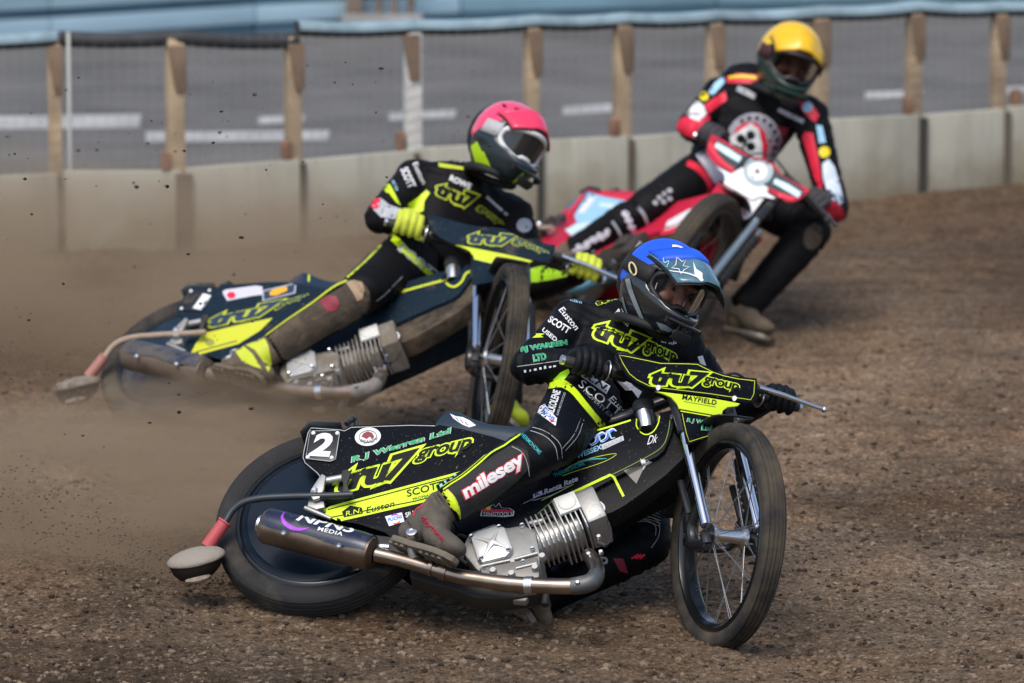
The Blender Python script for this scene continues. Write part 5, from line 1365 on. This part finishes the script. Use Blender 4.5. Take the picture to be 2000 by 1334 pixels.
letter('Ltd', [(1371, 831), (1390, 833), (1389, 842), (1370, 840)], T, GRN, b1, 0, .03, 1.05, WHT, .035, name='sponsor_lettering')
for u, v in ((1285, 757), (1434, 778)): patch('stud', circ(u, v, 4.8, 4.5, 14), T, WHT, b1, .003)
T = bvh([P1['guard'], P1['sil']])
letter('NPN3', [(586, 1003), (697, 1028), (690, 1042), (579, 1016)], T, WHT, b1, .25, .03, 1.0, name='silencer_lettering')
letter('MEDIA', [(622, 1029), (670, 1040), (668, 1047), (620, 1036)], T, WHT, b1, .1, .02, 1.1, name='silencer_lettering')
stripe('crescent', [(556, 1000), (551, 1010), (557, 1022), (571, 1031), (588, 1034), (604, 1031)], [1, 5, 8, 8, 5, 1], T, PUR, b1)
# ---------------------------------------------------------------- rider 1
T = bvh([rider1])
tru7([(1164, 589), (1192, 580), (1194, 587), (1166, 597)], [(1193, 582), (1209, 580), (1209, 586), (1194, 588)], T, rider1)
letter('ROWE', quad_h((1201, 612), (1227, 634), 11), T, WHT, rider1, 0, .04, name='sponsor_lettering')
strokes((1208, 622), (1226, 639), 4, 6, T, WHT, rider1, seed=8)
letter('Euston', quad_h((1091, 606), (1123, 646), 12), T, WHT, rider1, .1, .012, name='sponsor_lettering')
letter('SCOTT', quad_h((1070, 628), (1108, 652), 13), T, WHT, rider1, 0, .03, name='sponsor_lettering')
letter('USED', quad_h((1058, 646), (1084, 668), 8), T, WHT, rider1, 0, .02, name='sponsor_lettering')
strokes((1106, 586), (1137, 594), 5, 9, T, LBL, rider1)
letter('RJ WARREN', quad_h((1019, 690), (1108, 676), 12), T, GRN, rider1, .0, .03, 1.0, MINT, .04, name='sponsor_lettering')
letter('LTD', quad_h((1043, 706), (1067, 702), 12), T, GRN, rider1, .0, .03, 1.0, MINT, .04, name='sponsor_lettering')
patch('elbow_flash', [(1018, 664), (1027, 656), (1040, 651), (1064, 652), (1056, 656), (1062, 659), (1040, 660)], T, LIME, rider1)
strokes((1022, 728), (1088, 716), 6, 7, T, WHT, rider1, seed=3)
stripe('sleeve_seam', [(1010, 716), (1040, 712), (1098, 704)], 1.2, T, STITCH, rider1)
tru7([(1173, 625), (1262, 661), (1251, 691), (1156, 656)], [(1262, 664), (1322, 693), (1318, 712), (1256, 690)], T, rider1)
letter('SHIP', quad_h((1291, 668), (1320, 675), 7), T, WHT, rider1, 0, .02, name='sponsor_lettering')
stripe('shoulder_flash', [(1319, 650), (1330, 657), (1343, 667)], [1, 4, 2], T, LIME, rider1)
patch('white_patch', [(1362, 697), (1372, 694), (1379, 714), (1370, 716)], T, WHT, rider1)
patch('name_box', [(1134, 735), (1143, 723), (1192, 754), (1184, 770)], T, WHT, rider1)
letter('R.N.', [(1146, 728), (1189, 755), (1183, 765), (1140, 737)], T, BLK, rider1, .2, .02, name='sponsor_lettering', lift=.0030)
letter('SCOTT', quad_h((1128, 754), (1206, 814), 16), T, WHT, rider1, 0, .0, 1.1, name='sponsor_lettering')
letter('PROPERTY GROUP', quad_h((1138, 765), (1210, 834), 8), T, GRY, rider1, 0, -.005, 1.05, name='sponsor_lettering')
letter('Euston', quad_h((1188, 780), (1232, 826), 12), T, WHT, rider1, .1, .0, name='sponsor_lettering')
patch('white_flash', [(1194, 733), (1212, 727), (1226, 742), (1238, 755), (1253, 765), (1246, 778), (1234, 762), (1222, 762)], T, mat('print_cool_white', (.55, .58, .66), .5), rider1)
stripe('belt_flash', [(1056, 760), (1075, 753), (1098, 750), (1118, 762), (1140, 788), (1160, 812), (1178, 834)], [5, 12, 17, 13, 12, 11, 14], T, LIME, rider1)
stripe('belt_line', [(1060, 768), (1080, 760), (1098, 759), (1115, 771), (1136, 796), (1156, 820), (1170, 836)], 1.6, T, BLK, rider1, .0030)
patch('hip_patch', [(1080, 742), (1095, 727), (1110, 720), (1113, 727), (1100, 745), (1088, 748)], T, mat('print_green_lime', (.36, .66, .02), .5), rider1)
for a in (0, 1):
    stripe('leg_piping', [(1055 - a * 7, 757), (1044 - a * 7, 785), (1035 - a * 7, 808), (1027 - a * 7, 832), (1014 - a * 6, 850)], [3.2, 2.4, 2.6, 3.0, 2.6], T, LIME if a == 0 else LIMED, rider1, .0018)
stripe('leg_piping', [(1014, 850), (996, 862), (985, 870), (960, 884), (935, 906), (905, 930), (880, 946), (852, 966)], [3.4, 3.2, 3, 2.4], T, LIME, rider1)
stripe('leg_piping', [(980, 866), (958, 880), (930, 904), (900, 928), (872, 945), (848, 962)], 1.5, T, LIMED, rider1)
stripe('teal_band', [(972, 868), (950, 878), (925, 898), (900, 916), (876, 934), (853, 955)], [8, 9, 9, 8], T, mat('print_deep_teal', (.01, .09, .085), .5), rider1)
strokes((858, 955), (968, 871), 6, 12, T, MINT, rider1, .003, 5)
patch('cuff_flash', [(843, 970), (858, 962), (874, 956), (884, 966), (891, 980), (896, 994), (898, 1010), (892, 1000), (884, 985), (872, 975), (858, 970)], T, LIME, rider1)
stripe('cuff_piping', [(874, 956), (888, 972), (897, 995), (899, 1018)], 2.4, T, LIMED, rider1)
patch('dusty_shin', [(862, 962), (905, 932), (960, 892), (1000, 868), (1030, 880), (1036, 912), (1010, 940), (960, 980), (915, 1012), (899, 1012), (890, 985)], T, mat('print_dusty_black', (.012, .012, .013), .75, dirt=.42, dirtcol=(.075, .062, .048), dscale=14, speck=.4, bump=.3, bscale=70), rider1, .0009, 0)
letter('milesey', [(902, 951), (1014, 882), (1027, 911), (914, 981)], T, WHT, rider1, 0, .035, .95, RED, .05, name='sponsor_lettering')
letter('THERMOHOME', quad_h((1013, 847), (1053, 888), 8), T, TEAL, rider1, 0, .015, name='sponsor_lettering')
patch('oil_patch', [(1050, 806), (1055, 794), (1064, 789), (1074, 803), (1088, 817), (1085, 832), (1066, 818)], T, WHT, rider1)
letter('FUCHS', quad_h((1058, 804), (1080, 822), 6), T, BLU, rider1, 0, .02, name='sponsor_lettering', lift=.003)
stripe('patch_arc', [(1060, 799), (1066, 797), (1070, 802)], [1, 3, 1], T, BLU, rider1, .003)
stripe('patch_arc', [(1072, 818), (1079, 823), (1082, 818)], [1, 3, 1], T, RED, rider1, .003)
letter('SILKOLENE', quad_h((1080, 812), (1095, 765), 14), T, WHT, rider1, 0, .03, name='sponsor_lettering')
letter('SUPER MOTORCYCLES', quad_h((1090, 812), (1105, 768), 4), T, GRY, rider1, 0, .01, name='sponsor_lettering')
for pts in ([(1022, 832), (1046, 836), (1072, 846), (1094, 868), (1098, 895)], [(1016, 838), (1042, 843), (1066, 853), (1084, 872), (1090, 898)], [(1000, 872), (1020, 884), (1030, 905), (1034, 930)], [(1104, 880), (1128, 852), (1140, 820)], [(1098, 876), (1120, 850), (1134, 818)],
            [(1245, 1012), (1270, 1010), (1287, 1022), (1286, 1048), (1272, 1070)], [(1240, 1018), (1262, 1016), (1280, 1028), (1280, 1046)]):
    stripe('stitching', pts, 1.1, T, STITCH, rider1)
for i in range(6): stripe('knee_ribbing', [(1242, 994 + i * 5), (1266, 992 + i * 5.5), (1290, 999 + i * 6)], 1.0, T, STITCH, rider1)
patch('red_flash', [(1197, 1090), (1217, 1091), (1227, 1120), (1211, 1116)], T, DRED, rider1)
for i in range(3): stripe('red_stroke', [(1233 + i * 8, 1091), (1247 + i * 6, 1083)], 4.0, T, RED, rider1, smooth=0)
letter('P', [(1172, 1088), (1186, 1088), (1188, 1112), (1174, 1112)], T, GRY, rider1, 0, .02, name='sponsor_lettering')
patch('tool_patch', [(1260, 962), (1266, 968), (1268, 980), (1280, 990), (1285, 998), (1272, 990), (1264, 978)], T, WHT, rider1)
patch('tool_patch', [(1266, 978), (1274, 984), (1280, 992), (1270, 988)], T, RED, rider1, .0026)
T = bvh([boot1])
letter('daytona', quad_h((820, 1014), (862, 1060), 11), T, DRED, rider1, .0, .01, 1.0, RED, .03, name='boot_lettering')
stripe('boot_lace', [(828, 982), (822, 990), (812, 996), (808, 1008)], 2.4, T, RED, rider1)
T = bvh([o for o in (H1['strap-1'], H1['strap1'], H1['shell'])])
ring = circ(1237, 525, 6, 12.5, 20, -.3)
stripe('strap_emblem', ring + [ring[0]], 3.2, T, mat('print_gold', (.62, .55, .28), .4), rider1, .004, 0)
T = bvh([H1['shell']]); 
stripe('cap_lettering', [(1313, 481), (1325, 482), (1340, 489), (1356, 500)], [5, 3.5, 3, 2], T, WHT, rider1, .003)
T = bvh([H1['shell']])
GLOSS = mat('helmet_silver', (.20, .245, .27), .2, coat=.6, spec=.6)
stripe('cheek_flash', [(1226, 545), (1233, 570), (1244, 598), (1256, 626), (1265, 652)], [9, 9, 8, 6, 3], T, GLOSS, rider1, .003)
stripe('cheek_flash', [(1216, 580), (1224, 608), (1238, 634)], [4, 3, 2], T, GLOSS, rider1, .003)
patch('chin_flash', [(1282, 628), (1300, 634), (1316, 644), (1306, 648), (1290, 642)], T, GLOSS, rider1, .003)
stripe('chin_line', [(1268, 662), (1290, 668), (1314, 652), (1330, 632)], 2, T, GLOSS, rider1, .003)
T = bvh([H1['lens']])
for pts in ([(1284, 552), (1276, 575), (1268, 600)], [(1338, 588), (1330, 605), (1322, 620)], [(1262, 560), (1258, 575)]): stripe('lens_glint', pts, [1, 2.2, 1], T, mat('tear_off', (.35, .35, .36), .3), rider1, .002)  # tear-off lines and reflections painted as pale stripes on the lens
T = bvh([H1['peak']])
stripe('peak_star', [(1320, 518), (1322, 503), (1332, 512), (1340, 508), (1334, 520), (1346, 522), (1336, 528), (1330, 536), (1326, 526), (1312, 524), (1320, 518)], 1.6, T, WHT, rider1, .003, 0)
stripe('peak_line', [(1300, 526), (1312, 530), (1340, 534), (1362, 542), (1380, 556)], [1, 2, 3, 2], T, WHT, rider1, .003)
patch('peak_flash', [(1354, 512), (1360, 526), (1372, 534), (1372, 544), (1382, 560), (1366, 548), (1356, 536)], T, WHT, rider1, .003)
stripe('peak_scrawl', [(1284, 508), (1294, 502), (1298, 514), (1306, 510), (1302, 522), (1292, 520)], 1.6, T, LBL, rider1, .003)
# ---------------------------------------------------------------- motorcycle 2 and rider 2
T = bvh([P2['rear'], P2['plate']])
patch('race_number', [(397, 573), (413, 577), (394, 606), (376, 602)], T, WHT, b2)
patch('white_sticker', [(434, 571), (440, 566), (500, 558), (513, 560), (512, 576), (494, 578), (444, 588)], T, mat('print_lilac_white', (.58, .57, .64), .6), b2)
patch('red_hexagon', circ(452, 577, 9, 7, 6), T, RED, b2, .0026)
patch('framed_sticker', [(512, 568), (579, 552), (577, 573), (513, 589)], T, GRY, b2)
patch('framed_field', [(515, 570), (576, 555), (574, 571), (516, 586)], T, mat('print_navy', (.02, .04, .08), .5), b2, .0024)
patch('orange_lettering', [(527, 571), (534, 566), (560, 560), (562, 568), (540, 578), (528, 578)], T, ORG, b2, .0034)
tru7([(420, 613), (548, 588), (531, 612), (404, 640)], [(549, 590), (602, 574), (597, 584), (537, 606)], T, b2, fill=mat('print_navy', (.02, .04, .08), .5), out=LIMED, ow=.06)
patch('yellow_band', [(383, 670), (399, 651), (465, 635), (533, 621), (508, 646), (466, 672), (385, 694), (373, 690)], T, mat('print_dusty_yellow', (.58, .60, .03), .6, dirt=.3, dscale=10), b2)
stripe('band_line', [(383, 688), (420, 678), (463, 666)], 1.8, T, MUD, b2, .0024)
patch('worn_logo', circ(410, 669, 9, 7), T, mat('print_olive_mud', (.30, .29, .07), .8), b2, .0024)
T = bvh([P2['seat']])
stripe('seat_piping', [(606, 519), (620, 522), (645, 535), (668, 545)], 3.5, T, LIMED, b2)
stripe('seat_piping', [(603, 521), (604, 535), (603, 550)], 4, T, LIMED, b2)
T = bvh([P2['tank'], P2['lowc']])
stripe('lime_edge', [(770, 574), (820, 560), (868, 547)], 4.5, T, LIMED, b2)
stripe('lime_edge', [(870, 549), (876, 557), (888, 560), (902, 550), (912, 533), (940, 524)], 4.5, T, LIMED, b2)
T = bvh([P2['mask'], P2['maskl'], P2['maskp']])
tru7([(922, 452), (1005, 461), (995, 480), (912, 474)], [(1005, 463), (1071, 492), (1066, 500), (1000, 477)], T, b2, fill=mat('print_navy', (.02, .04, .08), .5), out=LIMED, ow=.06)
T = bvh([rider2])
patch('shoulder_badge', [(857, 297), (900, 301), (907, 318), (863, 314)], T, GRY, rider2)
patch('badge_centre', [(866, 301), (896, 304), (900, 314), (868, 311)], T, YEL, rider2, .0026)
patch('shoulder_flash', [(856, 318), (905, 326), (905, 332), (857, 326)], T, LIMED, rider2)
letter('ROWE', quad_h((877, 352), (917, 370), 11), T, WHT, rider2, 0, .04, name='sponsor_lettering')
tru7([(861, 356), (931, 382), (920, 409), (849, 378)], [(937, 400), (984, 436), (974, 444), (930, 410)], T, rider2, out=LIMED, ow=.06)
stripe('white_print', [(950, 384), (970, 402), (991, 420)], 5, T, GRY, rider2)
letter('Euston', quad_h((806, 320), (824, 361), 10), T, WHT, rider2, 0, .01, name='sponsor_lettering')
letter('SCOTT', quad_h((782, 332), (798, 368), 15), T, WHT, rider2, 0, .04, name='sponsor_lettering')
strokes((764, 352), (774, 374), 7, 5, T, LBL, rider2, seed=9)
patch('elbow_flash', [(728, 373), (738, 360), (750, 349), (763, 362), (771, 378), (783, 402), (774, 396), (762, 380), (748, 372)], T, LIME, rider2)
patch('forearm_patch', [(724, 404), (730, 392), (743, 386), (760, 400), (789, 410), (786, 418), (772, 428), (744, 424)], T, GRY, rider2)
patch('red_hexagon', circ(734, 398, 10, 12, 6, .5), T, RED, rider2, .0028)
patch('underarm_flash', [(797, 398), (815, 386), (833, 371), (840, 377), (829, 393), (827, 412), (812, 418), (799, 412)], T, LIME, rider2)
stripe('belt_flash', [(748, 474), (762, 462), (776, 472), (800, 498), (828, 524), (856, 552)], [6, 14, 14, 13, 12, 10], T, LIME, rider2)
letter('SCOTT', quad_h((776, 488), (856, 552), 16), T, GRY, rider2, 0, .04, 1.05, name='sponsor_lettering')
stripe('leg_piping', [(745, 478), (728, 496), (712, 512), (692, 530), (678, 542)], 4, T, LIMED, rider2)
stripe('leg_seam', [(786, 540), (770, 556), (752, 575), (735, 588)], 1.6, T, STITCH, rider2)
patch('muddy_shin', [(668, 560), (682, 546), (706, 548), (722, 570), (724, 596), (706, 622), (660, 655), (600, 690), (548, 722), (524, 716), (514, 690), (516, 662), (560, 628), (610, 594)], T, MUD, rider2)
patch('knee_pad', [(676, 552), (692, 546), (707, 552), (712, 566), (708, 583), (698, 588), (690, 572)], T, TAN, rider2, .0030)
patch('red_patch', [(624, 588), (640, 578), (656, 578), (663, 592), (657, 606), (640, 610)], T, DRED, rider2, .0030)
stripe('leg_piping', [(678, 548), (650, 562), (610, 592), (560, 626), (520, 655)], [4, 3, 2], T, LIMED, rider2, .0034)
T = bvh([rider2, boot2])
patch('cuff_flash', [(468, 660), (490, 654), (512, 650), (524, 675), (531, 712), (524, 727), (513, 706), (498, 684), (480, 674)], T, LIMED, rider2)
T = bvh([rider2])
patch('arm_flash', [(1024, 528), (1055, 520), (1092, 520), (1112, 530), (1108, 540), (1075, 547), (1046, 551), (1026, 553)], T, mat('print_green_lime', (.36, .66, .02), .5), rider2)
patch('shoulder_patch', circ(1024, 440, 15, 14), T, GRY, rider2)
T = bvh([boot2])
patch('boot_flash', [(456, 671), (476, 676), (492, 690), (511, 720), (496, 716), (474, 706), (462, 690)], T, LIMED, rider2)
patch('boot_flash', [(420, 692), (440, 682), (456, 684), (450, 698), (430, 706)], T, mat('print_dusty_white', (.5, .52, .54), .8), rider2)
T = bvh([P2['head'], P2['case']] + [o for o in b2.children if o.name.startswith('head_plaque')])
patch('yellow_logo', circ(743, 692, 9, 5, 12, -.2), T, LIMED, b2)
# ---------------------------------------------------------------- motorcycle 3 and rider 3
T = bvh([P3['rear'], P3['plate'], P3['seat']])
patch('pale_field', [(1122, 420), (1150, 377), (1190, 386), (1232, 388), (1212, 412), (1160, 436), (1126, 434)], T, LBL, b3)
patch('race_number', [(1127, 417), (1149, 386), (1165, 387), (1142, 418)], T, WHT, b3, .003)
patch('pale_panel', [(1172, 396), (1218, 400), (1208, 410), (1170, 404)], T, mat('print_ice', (.6, .78, .85), .5), b3, .003)
patch('pale_panel', [(1104, 450), (1128, 436), (1157, 434), (1149, 456), (1118, 462)], T, mat('print_ice', (.6, .78, .85), .5), b3, .003)
stripe('red_border', [(1112, 440), (1107, 424), (1128, 398), (1148, 373), (1168, 378), (1200, 384), (1236, 386), (1262, 368)], [6, 8, 7, 7, 7, 7, 12, 14], T, RED, b3, .0036)
stripe('red_border', [(1236, 388), (1215, 410), (1190, 425), (1165, 436)], 5, T, RED, b3, .0036)
T = bvh([P3['tank'], P3['lowc']])
patch('white_field', [(1296, 452), (1304, 432), (1340, 412), (1392, 390), (1402, 396), (1378, 416), (1340, 436), (1310, 450)], T, WHT, b3)
stripe('red_border', [(1290, 456), (1320, 448), (1360, 430), (1400, 402)], 9, T, RED, b3, .0026)
def LM3(u, v, off=0.0): return _plane(MB3 @ SB3, u, v, V((1.185, 0, .60)) + MASKN * off, MASKN)
g = G(); g.ext([SB3 @ LM3(u, v, .010) for u, v in ((1430, 338), (1450, 326), (1474, 350), (1500, 366), (1498, 380), (1484, 398), (1464, 424), (1453, 428), (1447, 412), (1450, 396), (1446, 380), (1438, 370), (1430, 372), (1420, 384), (1408, 398), (1400, 398), (1406, 384), (1420, 360))], (SB3.to_3x3() @ MASKN) * -.006)
w3 = g.build('fork_cover', WHT, b3, bevel=.0015)
T = bvh([P3['mask'], w3, P3['maskl'], P3['maskp']])
patch('navy_field', [(1396, 272), (1420, 282), (1450, 302), (1480, 312), (1508, 328), (1534, 348), (1566, 368), (1572, 382), (1550, 384), (1516, 372), (1470, 352), (1430, 330), (1402, 300)], bvh([P3['mask']]), mat('print_navy2', (.010, .025, .035), .5), b3, .0018)
stripe('red_border', [(1396, 300), (1388, 284), (1392, 268), (1404, 268), (1440, 292), (1478, 306), (1506, 322), (1530, 342), (1566, 362), (1578, 376), (1574, 388), (1556, 390), (1520, 380)], 8, T, RED, b3, .003)
stripe('red_border', [(1396, 300), (1412, 318), (1432, 332)], 7, T, RED, b3, .003)
stripe('pale_lettering', [(1398, 283), (1420, 297), (1446, 313)], [10, 13, 12], T, mat('print_ice', (.6, .78, .85), .5), b3, .0045)
stripe('pale_lettering', [(1512, 354), (1536, 366), (1562, 382)], [10, 13, 12], T, mat('print_ice', (.6, .78, .85), .5), b3, .0045)
patch('round_badge', circ(1481, 334, 29, 28), T, mat('print_ice_grey', (.36, .45, .48), .5), b3, .004)
patch('badge_centre', circ(1479, 336, 20, 19), T, WHT, b3, .006)
patch('club_mark', circ(1479, 336, 6, 6, 3, -1.57), T, BLK, b3, .008)
stripe('red_tip', [(1448, 408), (1456, 426)], 9, T, RED, b3, .003, 0)
stripe('red_tip', [(1404, 396), (1414, 380)], 7, T, RED, b3, .003, 0)
T = bvh([rider3])
patch('shoulder_flash', [(1418, 150), (1440, 143), (1480, 146), (1480, 163), (1420, 162)], T, RED, rider3)
stripe('shoulder_flash', [(1424, 151), (1450, 149), (1478, 152)], 6, T, YEL, rider3, .003)
patch('sleeve_blue', [(1384, 180), (1396, 162), (1412, 148), (1416, 160), (1402, 176), (1392, 187)], T, LBL, rider3)
patch('sleeve_badge', circ(1375, 188, 9, 9), T, YEL, rider3)
patch('sleeve_red', [(1376, 204), (1396, 190), (1417, 178), (1420, 195), (1402, 208), (1383, 222)], T, RED, rider3)
patch('sleeve_white', [(1340, 222), (1346, 206), (1357, 193), (1374, 206), (1380, 222), (1367, 238), (1350, 232)], T, WHT, rider3)
patch('elbow_red', [(1322, 246), (1328, 234), (1338, 227), (1352, 233), (1367, 238), (1382, 222), (1388, 232), (1374, 250), (1356, 270), (1340, 266), (1328, 258)], T, RED, rider3, .0022)
stripe('chest_print', [(1440, 172), (1457, 180), (1475, 189)], 11, T, GRY, rider3)
stripe('chest_print', [(1520, 214), (1545, 226), (1570, 238)], 8, T, GRY, rider3)
patch('chest_badge', circ(1472, 276, 54, 56), T, mat('print_lilac_grey', (.34, .33, .38), .6), rider3)
patch('badge_field', [(1430, 268), (1440, 248), (1458, 238), (1478, 240), (1494, 258), (1500, 290), (1496, 312), (1470, 312), (1440, 292)], T, RED, rider3, .0026)
patch('badge_triangle', [(1424, 270), (1446, 254), (1466, 240), (1482, 252), (1488, 280), (1488, 308), (1460, 306), (1434, 288)], T, WHT, rider3, .0036)
for u, v in ((1466, 264), (1447, 271), (1466, 286)): patch('club_mark', circ(u, v, 9, 9, 14), T, BLK, rider3, .0050)
stripe('club_mark', [(1459, 272), (1450, 290)], 5, T, BLK, rider3, .0050, 0)
for a in np.linspace(-2.1, .6, 9): patch('badge_lettering', circ(1472 + 45 * math.cos(a), 276 + 46 * math.sin(a), 4, 4.5, 6), T, BLK, rider3, .0026)
patch('sleeve_red', [(1556, 188), (1577, 194), (1590, 208), (1600, 226), (1592, 240), (1576, 226), (1564, 212)], T, RED, rider3)
patch('sleeve_badge', circ(1577, 209, 10, 10), T, LBL, rider3, .003)
patch('sleeve_red', [(1566, 268), (1573, 257), (1588, 260), (1600, 316), (1607, 366), (1600, 372), (1588, 342), (1577, 300)], T, RED, rider3)
patch('sleeve_blue', [(1594, 244), (1606, 246), (1613, 278), (1600, 280)], T, LBL, rider3)
patch('sleeve_badge', circ(1610, 297, 11, 11), T, YEL, rider3, .003)
patch('sleeve_white', [(1606, 320), (1618, 310), (1630, 326), (1640, 360), (1648, 394), (1638, 402), (1620, 384), (1608, 350)], T, mat('print_ice_white', (.62, .70, .82), .5), rider3)
patch('hip_side_red', [(1500, 262), (1520, 246), (1540, 250), (1530, 280), (1510, 300), (1500, 290)], T, DRED, rider3)
patch('elbow_red', [(1600, 376), (1620, 386), (1640, 400), (1650, 412), (1648, 428), (1630, 437), (1612, 424), (1602, 400)], T, RED, rider3)
patch('hip_white', [(1358, 302), (1386, 288), (1410, 308), (1430, 340), (1428, 356), (1396, 358), (1378, 330)], T, mat('print_lilac_white2', (.62, .58, .66), .6), rider3)
stripe('hip_red', [(1342, 318), (1362, 328), (1382, 350), (1388, 374), (1372, 388), (1336, 404), (1300, 428)], [12, 14, 12, 12, 12, 10, 8], T, RED, rider3, .0024)
for i, (u, v) in enumerate(((1120, 494), (1132, 485), (1146, 478), (1160, 468), (1173, 462), (1185, 455))): patch('leg_print', circ(u, v, 10, 8 - i * .3, 7, i), T, mat('print_lilac_white2', (.62, .58, .66), .6), rider3)
for u, v in ((1222, 418), (1228, 430), (1234, 444), (1241, 457)): patch('leg_print', circ(u, v, 9, 7, 6, .5), T, mat('print_lilac_white2', (.62, .58, .66), .6), rider3)
for u, v in ((1280, 396), (1288, 386), (1298, 378), (1308, 372), (1296, 394), (1308, 388)): patch('leg_print', circ(u, v, 6, 5, 6, .4), T, GRY, rider3)
stripe('leg_band', [(1246, 404), (1258, 420), (1266, 440)], 6, T, GRY, rider3)
stripe('leg_band', [(1196, 432), (1208, 450), (1216, 470)], 5, T, GRY, rider3)
stripe('thigh_flash', [(1474, 412), (1490, 414), (1506, 416)], 9, T, DRED, rider3)
patch('knee_mud', circ(1588, 462, 18, 26, 18, .3), T, MUD, rider3)

T = bvh([H2['shell']])
LG = mat('helmet_lime', (.42, .66, .01), .35)
patch('cheek_flash', [(920, 286), (932, 276), (944, 300), (954, 326), (968, 350), (958, 364), (944, 352), (930, 322)], T, LG, rider2, .0026)
stripe('cheek_flash', [(926, 282), (934, 304), (942, 326), (950, 350)], [8, 12, 12, 8], T, LG, rider2, .003)
stripe('cheek_flash', [(944, 296), (952, 316), (962, 336)], [3, 6, 3], T, LG, rider2, .003)
stripe('chin_flash', [(952, 354), (970, 362), (990, 362)], [5, 8, 5], T, LG, rider2, .003)
stripe('chin_flash', [(1002, 356), (1014, 346), (1024, 336)], [3, 5, 3], T, LG, rider2, .003)
for u, v, a_, b_ in ((1012, 216, 9, 3), (1028, 228, 8, 3), (985, 207, 5, 2.5)): patch('helmet_vent', circ(u, v, a_, b_, 12, .5), T, BLK, rider2, .003)
T = bvh([H3['shell']])
patch('chin_green', [(1488, 160), (1500, 178), (1528, 186), (1556, 180), (1560, 196), (1536, 206), (1506, 204), (1492, 186)], T, mat('helmet_green', (.012, .075, .042), .4), rider3, .003)
for u, v in ((1534, 84), (1570, 96)): patch('helmet_vent', circ(u, v, 6, 4, 10), T, mat('print_ochre', (.30, .17, .01), .6), rider3, .003)
strokes((1524, 106), (1566, 118), 6, 7, T, BLK, rider3, .003, 4)

# ================================================================== thrown dirt and dust
def dust_mat(name, dens, scale, seed, col=(.56, .43, .295)):
    m = bpy.data.materials.new(name); m.use_nodes = True; nt = m.node_tree; nt.nodes.clear()
    o = nd(nt, 'ShaderNodeOutputMaterial'); pv = nd(nt, 'ShaderNodeVolumePrincipled'); pv.inputs['Color'].default_value = (*col, 1); pv.inputs['Anisotropy'].default_value = .1
    tc = nd(nt, 'ShaderNodeTexCoord')
    ln = nd(nt, 'ShaderNodeVectorMath', operation='LENGTH'); nt.links.new(tc.outputs['Object'], ln.inputs[0])
    fo = nd(nt, 'ShaderNodeMapRange', interpolation_type='SMOOTHSTEP'); fo.inputs[1].default_value = .98; fo.inputs[2].default_value = .15; nt.links.new(ln.outputs['Value'], fo.inputs[0])
    mp = nd(nt, 'ShaderNodeMapping'); mp.inputs['Location'].default_value = (seed, seed * .7, 0); nt.links.new(tc.outputs['Object'], mp.inputs[0])
    n = nd(nt, 'ShaderNodeTexNoise'); n.inputs['Scale'].default_value = scale; n.inputs['Detail'].default_value = 5; nt.links.new(mp.outputs[0], n.inputs[0])
    r = nd(nt, 'ShaderNodeMapRange'); r.inputs[1].default_value = .36; r.inputs[2].default_value = .68; nt.links.new(n.outputs['Fac'], r.inputs[0])
    m1 = nd(nt, 'ShaderNodeMath', operation='MULTIPLY'); nt.links.new(fo.outputs[0], m1.inputs[0]); nt.links.new(r.outputs[0], m1.inputs[1])
    m2 = nd(nt, 'ShaderNodeMath', operation='MULTIPLY'); m2.inputs[1].default_value = dens; nt.links.new(m1.outputs[0], m2.inputs[0])
    nt.links.new(m2.outputs[0], pv.inputs['Density']); nt.links.new(pv.outputs[0], o.inputs['Volume'])
    return m
def cloud(label, c, r, dens, scale, seed):
    bm = bmesh.new(); bmesh.ops.create_icosphere(bm, subdivisions=3, radius=1); me = bpy.data.meshes.new('dust_cloud'); bm.to_mesh(me); bm.free()
    me.materials.append(dust_mat('dust_%d' % seed, dens, scale, seed))
    o = bpy.data.objects.new('dust_cloud', me); COL.objects.link(o); o.location = c; o.scale = r; setk(o, label, 'dust', kind='stuff'); return o
cloud('brown dust hanging behind the second motorcycle and before the fence', at(60, 560, 22.5) + V((0, 0, -.05)), (2.3, 1.75, .72), 3.7, 2.4, 1)
cloud('dense brown dust spraying from the nearest rear wheel', at(120, 985, 18.15), (1.4, .75, .42), 9.0, 2.6, 2)
cloud('dust swirling round the rear wheel of the second motorcycle', at(400, 815, 20.0), (.85, .40, .20), 9.0, 2.6, 3)
def airborne(rg):
    r = rg.random()
    if r < .75: u, v = 520 * rg.random() ** 1.2, 150 + 900 * rg.random(); d = 17.0 + 4.5 * rg.random()
    else: u, v = 300 + 700 * rg.random(), 120 + 420 * rg.random(); d = 17.2 + 4 * rg.random()
    if v > 1000: v -= 300
    return np.array(at(u, v, d)[:])
o = clods('flying_clods', 230, airborne, .002, .0085, DARKC); setk(o, 'dark specks of dirt flung through the air at left', 'flying dirt')

def roost(rg):
    # grit thrown back and up from the two driven wheels
    t = rg.random() ** .8; near = rg.random() < .6
    p = (at(470, 1150, 17.55) if near else at(240, 800, 20.5)); a = rad(4 + 30 * rg.random() ** 1.4)
    r = 1.5 * t ** 1.3
    q = p + V((-math.cos(a) * r, (rg.random() - .5) * (.15 + .5 * t) + .25 * r, math.sin(a) * r * .9 - .25 * r * r * .5))
    q.z = max(q.z, .03)
    return np.array(q[:])
o = clods('thrown_grit', 7000, roost, .0008, .0062, mat('grit', (.11, .08, .055), .95)); setk(o, 'fine brown grit thrown back from the rear wheels', 'flying dirt')
